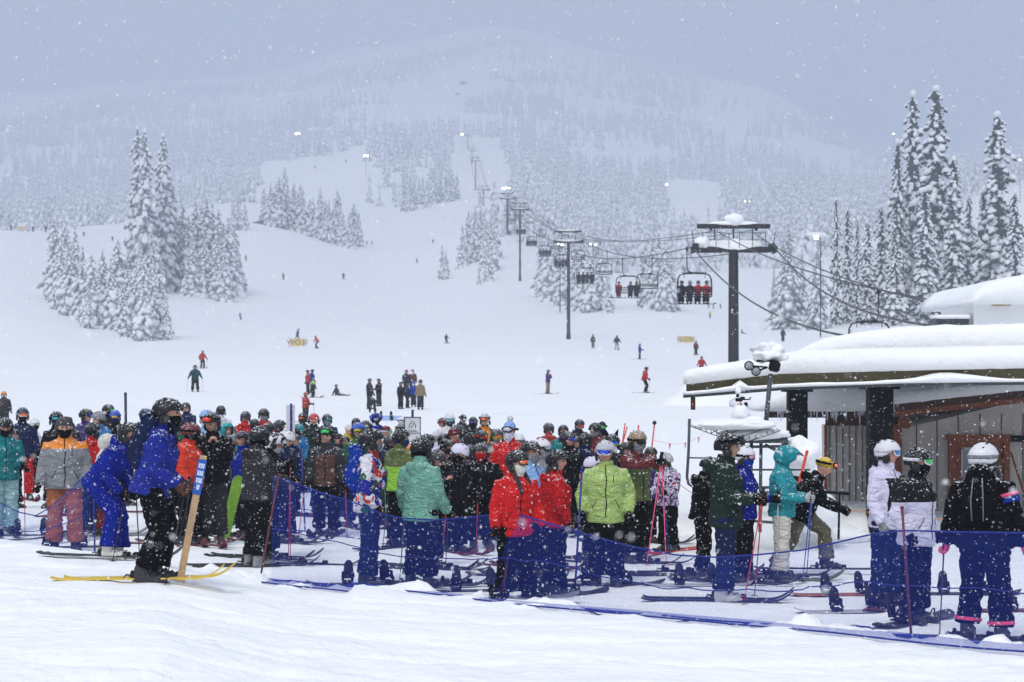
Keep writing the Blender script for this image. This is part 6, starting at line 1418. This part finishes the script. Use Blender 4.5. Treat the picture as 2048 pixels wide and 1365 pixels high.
# ------------------------------------------------------------------ chairlift
TW = [(1467, 500, 726, 115, 5.0, 'main'), (1137, 485, 678, 300, 4.7, 'second'), (1040, 420, 553, 480, 4.6, 'third'), (1015, 398, 460, 580, 4.6, 'fourth'), (967, 380, 413, far(740), 5, 'fifth'), (951, 322, 372, far(860), 5, 'sixth'), (944, 301, 340, far(960), 5, 'seventh'), (935, 272, 290, far(1100), 5, 'eighth')]
M_TWR = mat('tower_steel', (.014, .017, .020), .55, metal=.2, bump=.3, bs=6, var=.3, vscale=2); M_ROPE = mat('steel_rope', (.03, .032, .035), .5)
ends = []
for i, (u, v, vb, d, wdt, nm) in enumerate(TW):
    x = (u-1024)/F*d; zt = CAMZ+(HOR-v)/F*d; zb = gz(x, d)-1; root = empty('lift_tower', (x, d, zb)); Ht = zt-zb
    tag(root, {'main': 'nearest lift tower, thick dark column with snowy cross arm left of the station roof', 'second': 'second lift tower with slender column standing in the middle of the slope'}.get(nm, f'{nm} lift tower up the hill, counted from the station'), 'lift tower', 'chairlift towers')
    r = .32 if i == 0 else .27; big = i < 4
    b = MB(); b.tube([(0, 0, 0), (0, 0, 1.8+.0), (0, 0, 1.82), (0, 0, Ht)], [r*1.25, r*1.25, r, r*.86], 18 if big else 10); link('column', b.mesh('column'), root, [M_TWR])
    b = MB(); b.box((0, 0, Ht), (wdt*.86, .42, .34), bev=.03 if big else 0); b.box((-wdt*.44, 0, Ht+.10), (.32, .9, .5), bev=.03 if big else 0); b.box((wdt*.44, 0, Ht+.12), (.32, .9, .46), bev=.03 if big else 0); link('cross_arm', b.mesh('cross_arm', False), root, [M_TWR])
    ht = 1.35 if i == 0 else 1.6
    b = MB(); b.box((0, 0, Ht+ht), (wdt*.84, .28, .26)); 
    for sg in (1, -1):
        b.box((sg*wdt*.26, 0, Ht+ht-.18), (.18, .22, .14)); b.tube([(sg*wdt*.22, 0, Ht+.1), (sg*wdt*.22, 0, Ht+ht*.95)], [.035]*2, 6)
    b.tube([(0, 0, Ht), (0, 0, Ht+ht)], [.05]*2, 6); link('lifting_frame', b.mesh('lifting_frame', False), root, [M_TWR])
    if big:
        b = MB()
        for sg in (1, -1):
            x0_, x1_ = sg*wdt*.06, sg*wdt*.36
            for zz in (.55, .95): b.tube([(x0_, -.35, Ht+zz), (x1_, -.35, Ht+zz)], [.018]*2, 5)
            for xx in (x0_, (x0_+x1_)/2, x1_): b.tube([(xx, -.35, Ht+.1), (xx, -.35, Ht+.95)], [.018]*2, 5)
            b.tube([(sg*wdt*.45, -.1, Ht+.2), (sg*wdt*.48, -.1, Ht+1.0)], [.03]*2, 5)
        link('catwalk_rail', b.mesh('catwalk_rail'), root, [M_TWR])
        for sg in (1, -1):
            b = MB()
            for yy in (-.9, -.5, -.1, .3, .7): b.tube([(sg*wdt*.47-.05, yy, Ht-.02), (sg*wdt*.47+.05, yy, Ht-.02)], [.19, .19], 12, xref=(0, 0, 1))
            b.box((sg*wdt*.47, -.1, Ht+.10), (.10, 2.0, .14)); link('sheave_train', b.mesh('sheave_train'), root, [M_TWR])
    mound('snow_load', (0, 0, Ht+.22), (wdt*.36, .25, .24 if i else .42), parent=root, seed=i, sub=3); mound('snow_load', (0, 0, Ht+ht+.16), (wdt*.30, .2, .14), parent=root, seed=i+9, sub=3)
    if i == 0: mound('snow_load', (.05, 0, Ht+ht+.38), (.55, .35, .36), parent=root, seed=31, sub=3); mound('snow_load', (-wdt*.36, -.1, Ht+.42), (.45, .4, .36), parent=root, seed=33, sub=3)
    ends.append((Vector((x-wdt*.47, d, zt+.16)), Vector((x+wdt*.47, d, zt+.16)), Vector((x-wdt*.2, d, zt+ht-.25)), Vector((x+wdt*.2, d, zt+ht-.25))))
mound('snow_pile', ((1467-1024)/F*115, 115, gz((1467-1024)/F*115, 115)-.3), (4.2, 2.6, 2.0), 'snow mound round the foot of the nearest lift tower', seed=40)
def sagpt(a, b_, t, s): return a.lerp(b_, t)-Vector((0, 0, s*4*t*(1-t)))
bott = [PX(1690, 672, 66), PX(1880, 654, 53), PX(1936, 612, 53), PX(1940, 622, 53)]
for k, (nm, lab) in enumerate([('haul_rope', 'uphill haul rope on the left side of the lift towers'), ('haul_rope', 'downhill haul rope on the right side of the lift towers'), ('signal_cable', 'upper signal cable, left one over the towers'), ('signal_cable', 'upper signal cable, right one over the towers')]):
    pts_ = []
    chain = [bott[k]]+[e[k] for e in ends]
    for i in range(len(chain)-1):
        s = 1.5 if i == 1 else (.9 if i == 0 else 1.2*(chain[i+1]-chain[i]).length/180); s = s if k < 2 else s*.6
        for t in range(20): pts_.append(sagpt(chain[i], chain[i+1], t/20, s))
    pts_.append(chain[-1]); b = MB(); b.tube(pts_, [(.040 if k < 2 else .028)*(1 if p.y < 200 else 1.5 if p.y < 350 else 2.2) for p in pts_], 5, xref=(0, 0, 1)); tag(link(nm, b.mesh(nm), None, [M_ROPE]), lab, 'cable', 'chairlift cables')
def chair_meshes():
    b = MB(); W2 = 1.0     # origin at the grip on the rope
    b.tube([(0, 0, -.15), (0, 0, -.5), (0, 0, -1.12), (-.08, .02, -1.36), (-.45, .05, -1.46)], [.035]*5, 8); b.tube([(0, 0, -.15), (0, 0, .05)], [.05, .05], 8)
    h = b.mesh('hanger'); b = MB(); b.box((0, 0, -.02), (.12, .62, .16), bev=.03); b.tube([(-.04, -.3, 0), (.04, -.3, 0)], [.08]*2, 10, xref=(0, 0, 1)); b.tube([(-.04, .3, 0), (.04, .3, 0)], [.08]*2, 10, xref=(0, 0, 1)); g = b.mesh('grip')
    b = MB(); z0 = -1.5; z1 = -2.85
    b.tube([(-W2, .0, z1), (-W2-.02, .0, z1+.55), (-W2+.02, .02, z0-.3), (-W2+.14, .03, z0-.08), (-W2+.36, .04, z0), (0, .05, z0+.02), (W2-.36, .04, z0), (W2-.14, .03, z0-.08), (W2-.02, .02, z0-.3), (W2+.02, .0, z1+.55), (W2, .0, z1)], [.042]*11, 8)
    b.tube([(-.75, .05, z0+.07), (.75, .05, z0+.07)], [.02]*2, 6)
    for sx in (-.62, .62): b.tube([(sx, .04, z0+.06), (sx, .03, z0-.25)], [.018]*2, 6)
    fr_ = b.mesh('bail_frame'); b = MB()
    b.box((0, -.22, z1-.01), (2.0, .46, .07), bev=.02); seat = b.mesh('seat'); b = MB()
    b.box((0, .03, z1+.42), (1.98, .04, .07)); b.box((0, .04, z1+.28), (1.98, .035, .07)); b.box((0, .04, z1+.14), (1.98, .035, .07)); back = b.mesh('backrest', False)
    b = MB(); b.tube([(-.93, -.1, z0-.35), (-.93, -.52, z1+.30), (.93, -.52, z1+.30), (.93, -.1, z0-.35)], [.016]*4, 6); b.tube([(-.93, -.52, z1+.30), (-.93, -.72, z1-.42), (.93, -.72, z1-.42), (.93, -.52, z1+.30)], [.014]*4, 6); bar = b.mesh('safety_bar')
    for m_ in (fr_, seat, back, bar):
        for v in m_.vertices: v.co.x -= .45
    return dict(hanger=h, grip=g, bail_frame=fr_, seat=seat, backrest=back, safety_bar=bar)
CH = chair_meshes(); M_CHAIR = mat('chair_steel', (.012, .014, .017), .6, spec=.2)
def lift_chair(pos, label, away=True, snow=False):
    root = empty('chairlift_chair', pos, 0 if not away else R(180)); tag(root, label, 'lift chair', 'chairs of the lift')
    for k, me in CH.items(): link(k, me, root, [M_CHAIR])
    if snow: mound('snow_load', (-.45, -.2, -2.78), (.8, .2, .07), parent=root, seed=pos[0], sub=2)
    return root
def rider(pos, dx, j, p, hat, label, s=1.0, kitc=None):
    """riders sit with their backs to the camera"""
    K = SK('sit', 0, 0); seat = Vector((pos[0]+dx, pos[1]+.24, pos[2]-2.80)); o = empty('person', (seat.x, seat.y-.02, seat.z-(K['pel'].z-.10)*s), R(180), s); tag(o, label, 'person', 'riders on the lift chairs')
    link('body', body_mesh('sit', 0, 0, True), o, [M_SKIN, M_LIP, M_EYE, M_BROW]); link('jacket', jacket_mesh('sit', 'puffy', True), o, [cloth(j)]); link('trousers', trousers_mesh('sit', True), o, [cloth(p)])
    Hm = Matrix.Translation(K['head']) @ K['Mh'].to_4x4(); link('helmet', HELMET, o, [shell(hat), M_PAD], Hm)
    for S in 'LR': a = K['an'+S]; link('ski_boot', BOOT['ski'], o, [mat('boot_dark', (.03, .032, .036), .5)], Matrix.Translation((a.x, a.y, a.z-.11)) @ Rx(-6).to_4x4())
    for S, nm in (('L', 'left'), ('R', 'right')):
        if kitc: q = Matrix.Translation(o.location) @ Rz(180).to_4x4() @ K['an'+S]; sk_ = ski_thing((q.x, q.y, q.z-.125), R(180+(48 if S == 'L' else -40)), kitc, f'ski on the {nm} boot of the '+label.replace('rider in ', '').replace(' at the', ' rider,').replace(' of the ', ', '), 'skis')
def onrope(side, d):
    for i in range(len(ends)-1):
        a, b_ = ends[i][side], ends[i+1][side]
        if a.y <= d <= b_.y:
            t = (d-a.y)/(b_.y-a.y); s = 1.5 if i == 0 else 1.2*(b_-a).length/180; return sagpt(a, b_, t, s)
ORD = ['first', 'second', 'third', 'fourth', 'fifth', 'sixth', 'seventh']
up = [(118, [('black', 'black', 'black'), ('dark', 'black', 'grey'), ('red', 'black', 'charcoal'), ('red', 'dark', 'black')]), (167, [('brick', 'brick', 'charcoal'), None, ('charcoal', 'dark', 'maroon'), ('dark', 'dark', 'dark')]),
      (227, [('dark', 'dark', 'dark'), ('charcoal', 'dark', 'dark'), ('maroon', 'dark', 'maroon'), ('dkgreen', 'dark', 'dark')]), (285, [('navy', 'brick', 'dark'), ('charcoal', 'dark', 'dark'), ('maroon', 'dark', 'dark'), ('navy', 'dark', 'dark')]),
      (333, [('navy', 'dark', 'dark'), ('dark', 'dark', 'dark'), ('navy', 'dark', 'dark'), ('dark', 'dark', 'dark')]), (382, [('dark', 'dark', 'dark'), ('charcoal', 'dark', 'dark'), ('dark', 'dark', 'dark'), ('charcoal', 'dark', 'dark')]),
      (432, [('dark', 'dark', 'dark'), ('maroon', 'dark', 'dark'), ('dark', 'dark', 'dark'), ('charcoal', 'dark', 'dark')])]
SEATN = ['left end', 'left of centre', 'right of centre', 'right end']
for i, (d, rs_) in enumerate(up):
    p = onrope(0, d); n_ = sum(1 for q in rs_ if q)
    lift_chair(p, f'{ORD[i]} loaded chair going uphill, counted from the main tower')
    for k, q in enumerate(rs_):
        if q: rider(p, .45-.74+.49*k, *q, f'rider in {q[0]} at the {SEATN[k]} of the {ORD[i]} loaded chair', kitc='dark' if i < 3 and k in (0, 3) else None)
for d_, lab in ((485, 'faint chair going uphill between the third and fourth towers'), (535, 'faint chair going uphill just below the fourth tower')): lift_chair(onrope(0, d_), lab)
for i, d in enumerate((190, 249, 305, 360, 415, 470, 530)): lift_chair(onrope(1, d), f'{ORD[i]} empty chair coming down, counted from the main tower', away=False, snow=i < 4)
lift_chair(tuple(PX(1757, 584, 98)), 'empty chair passing behind the station roof in front of the big firs', away=False)
# floodlights
M_LAMP = mat('lamp_glow', (1, .95, .8), .5, emit=(1, .86, .55), es=14)
def flood(pts_, base, d, r, label):
    d = far(d); r = r*.75*(d/600 if d > 700 else 1); x, y = UD(base[0], d); g0 = gz(x, y); root = empty('floodlight_pole', (x, y, g0)); tag(root, label, 'floodlight', 'floodlights on the hill')
    top_ = PX(base[0], min(p[1] for p in pts_), d); b = MB(); b.tube([(0, 0, -1), (0, 0, top_.z-g0)], [.11, .07], 8); 
    if len(pts_) > 1: u0 = min(p[0] for p in pts_); u1 = max(p[0] for p in pts_); b.box(((u0+u1)/2*d/F-base[0]*d/F, 0, top_.z-g0-.25), ((u1-u0)*d/F+.2, .12, .12))
    link('pole', b.mesh('pole'), root, [M_TWR])
    for (u, v) in pts_:
        c_ = PX(u, v, d)-root.location; b = MB(); b.tube([c_+Vector((0, -.06, 0)), c_+Vector((0, .10, .03)), c_+Vector((0, .5*r+.1, .1))], [(r*1.25, r*1.0), (r*1.25, r*1.05), (r*.6, r*.5)], 12); h = link('lamp_housing', b.mesh('lamp_housing'), root, [M_GREYST])
        b = MB(); b.blob(c_+Vector((0, -.10, -.02)), (r, .12, r*.8)); link('bulb', b.mesh('bulb'), h, [M_LAMP])
    return root
fr_ = flood([(1632, 476)], (1641,), 280, .40, 'single bright floodlight left of the slender right-hand firs'); mound('snow_load', tuple(PX(1632, 469, 280)-fr_.location), (1.5, .5, .28), parent=fr_, seed=1, sub=3)
flood([(1006, 377), (1012, 376), (1018, 377)], (1012,), 585, .42, 'cluster of three bright floodlights above the fourth tower')
flood([(1116, 488), (1124, 490)], (1120,), 390, .30, 'pair of warm floodlights left of the second tower')
flood([(1181, 489), (1191, 490)], (1186,), 400, .28, 'pair of warm floodlights right of the second tower')
flood([(1322, 520)], (1322,), 390, .22, 'small floodlight right of the second empty chair')
flood([(593, 268), (598, 267)], (596,), 1050, .50, 'distant pair of lights in the upper left wood'); flood([(729, 312), (735, 312)], (732,), 900, .45, 'distant pair of lights at the left rim of the central wood')
flood([(924, 269)], (924,), 1090, .55, 'distant light at the top of the lift line'); flood([(1333, 369)], (1333,), 780, .40, 'tiny light in the wood left of the right clearing')
flood([(1490, 403), (1500, 402)], (1495,), 700, .34, 'pair of tiny lights in the wood right of the clearing'); flood([(2040, 320)], (2040,), 640, .36, 'tiny light at the right edge beside the lone tall fir'); flood([(1787, 268)], (1787,), 900, .28, 'tiny light above the right ridge left of the tall firs')
# ------------------------------------------------------------------ falling snow
rs = np.random.RandomState(8); Sf = Soup(); ov, of = OCT; n_ = 52000
yy = 6.0+(27.0-6.0)*rs.rand(n_)**.55; xx = (rs.rand(n_)-.5)*yy*.66; zz = CAMZ+(rs.rand(n_)**1.9*.37-.165)*yy
ye = rs.uniform(2.8, 5, 130); xx = np.r_[xx, (rs.rand(130)-.5)*ye*.6]; zz = np.r_[zz, CAMZ+(rs.rand(130)*.2-.15)*ye]; yy = np.r_[yy, ye]
for x, y, z in zip(xx, yy, zz):
    if z < gz(x, y, False)+.05: continue
    r = .0018+.0042*rs.rand()**2.5; a = rs.uniform(-1, 1, (3, 3)); q, _ = np.linalg.qr(a)
    Sf.add((ov*np.array((r*1.5, r, r*.55))*rs.uniform(.6, 1.3, (6, 1)))@q+np.array((x, y, z)), of)
o = link('falling_snow', Sf.mesh('falling_snow', [mat('flake', (.93, .94, .96), .8)], True)); tag(o, 'countless snowflakes drifting down in front of the crowd', 'snowflakes', kind='stuff')
# ------------------------------------------------------------------ the snowy air
bm = bmesh.new(); bmesh.ops.create_cube(bm, size=1)
for v in bm.verts: v.co = Vector((v.co.x*8600, v.co.y*5200+2400, v.co.z*900+440))
me = bpy.data.meshes.new('haze'); bm.to_mesh(me); bm.free()
hm = bpy.data.materials.new('haze_air'); hm.use_nodes = True; n = hm.node_tree; n.nodes.remove(n.nodes['Principled BSDF'])
pv = n.nodes.new('ShaderNodeVolumePrincipled'); pv.inputs['Color'].default_value = (.625, .68, .795, 1); pv.inputs['Density'].default_value = HAZE; pv.inputs['Anisotropy'].default_value = 0
n.links.new(pv.outputs[0], n.nodes['Material Output'].inputs['Volume']); me.materials.append(hm)
tag(link('haze', me), kind='stuff')
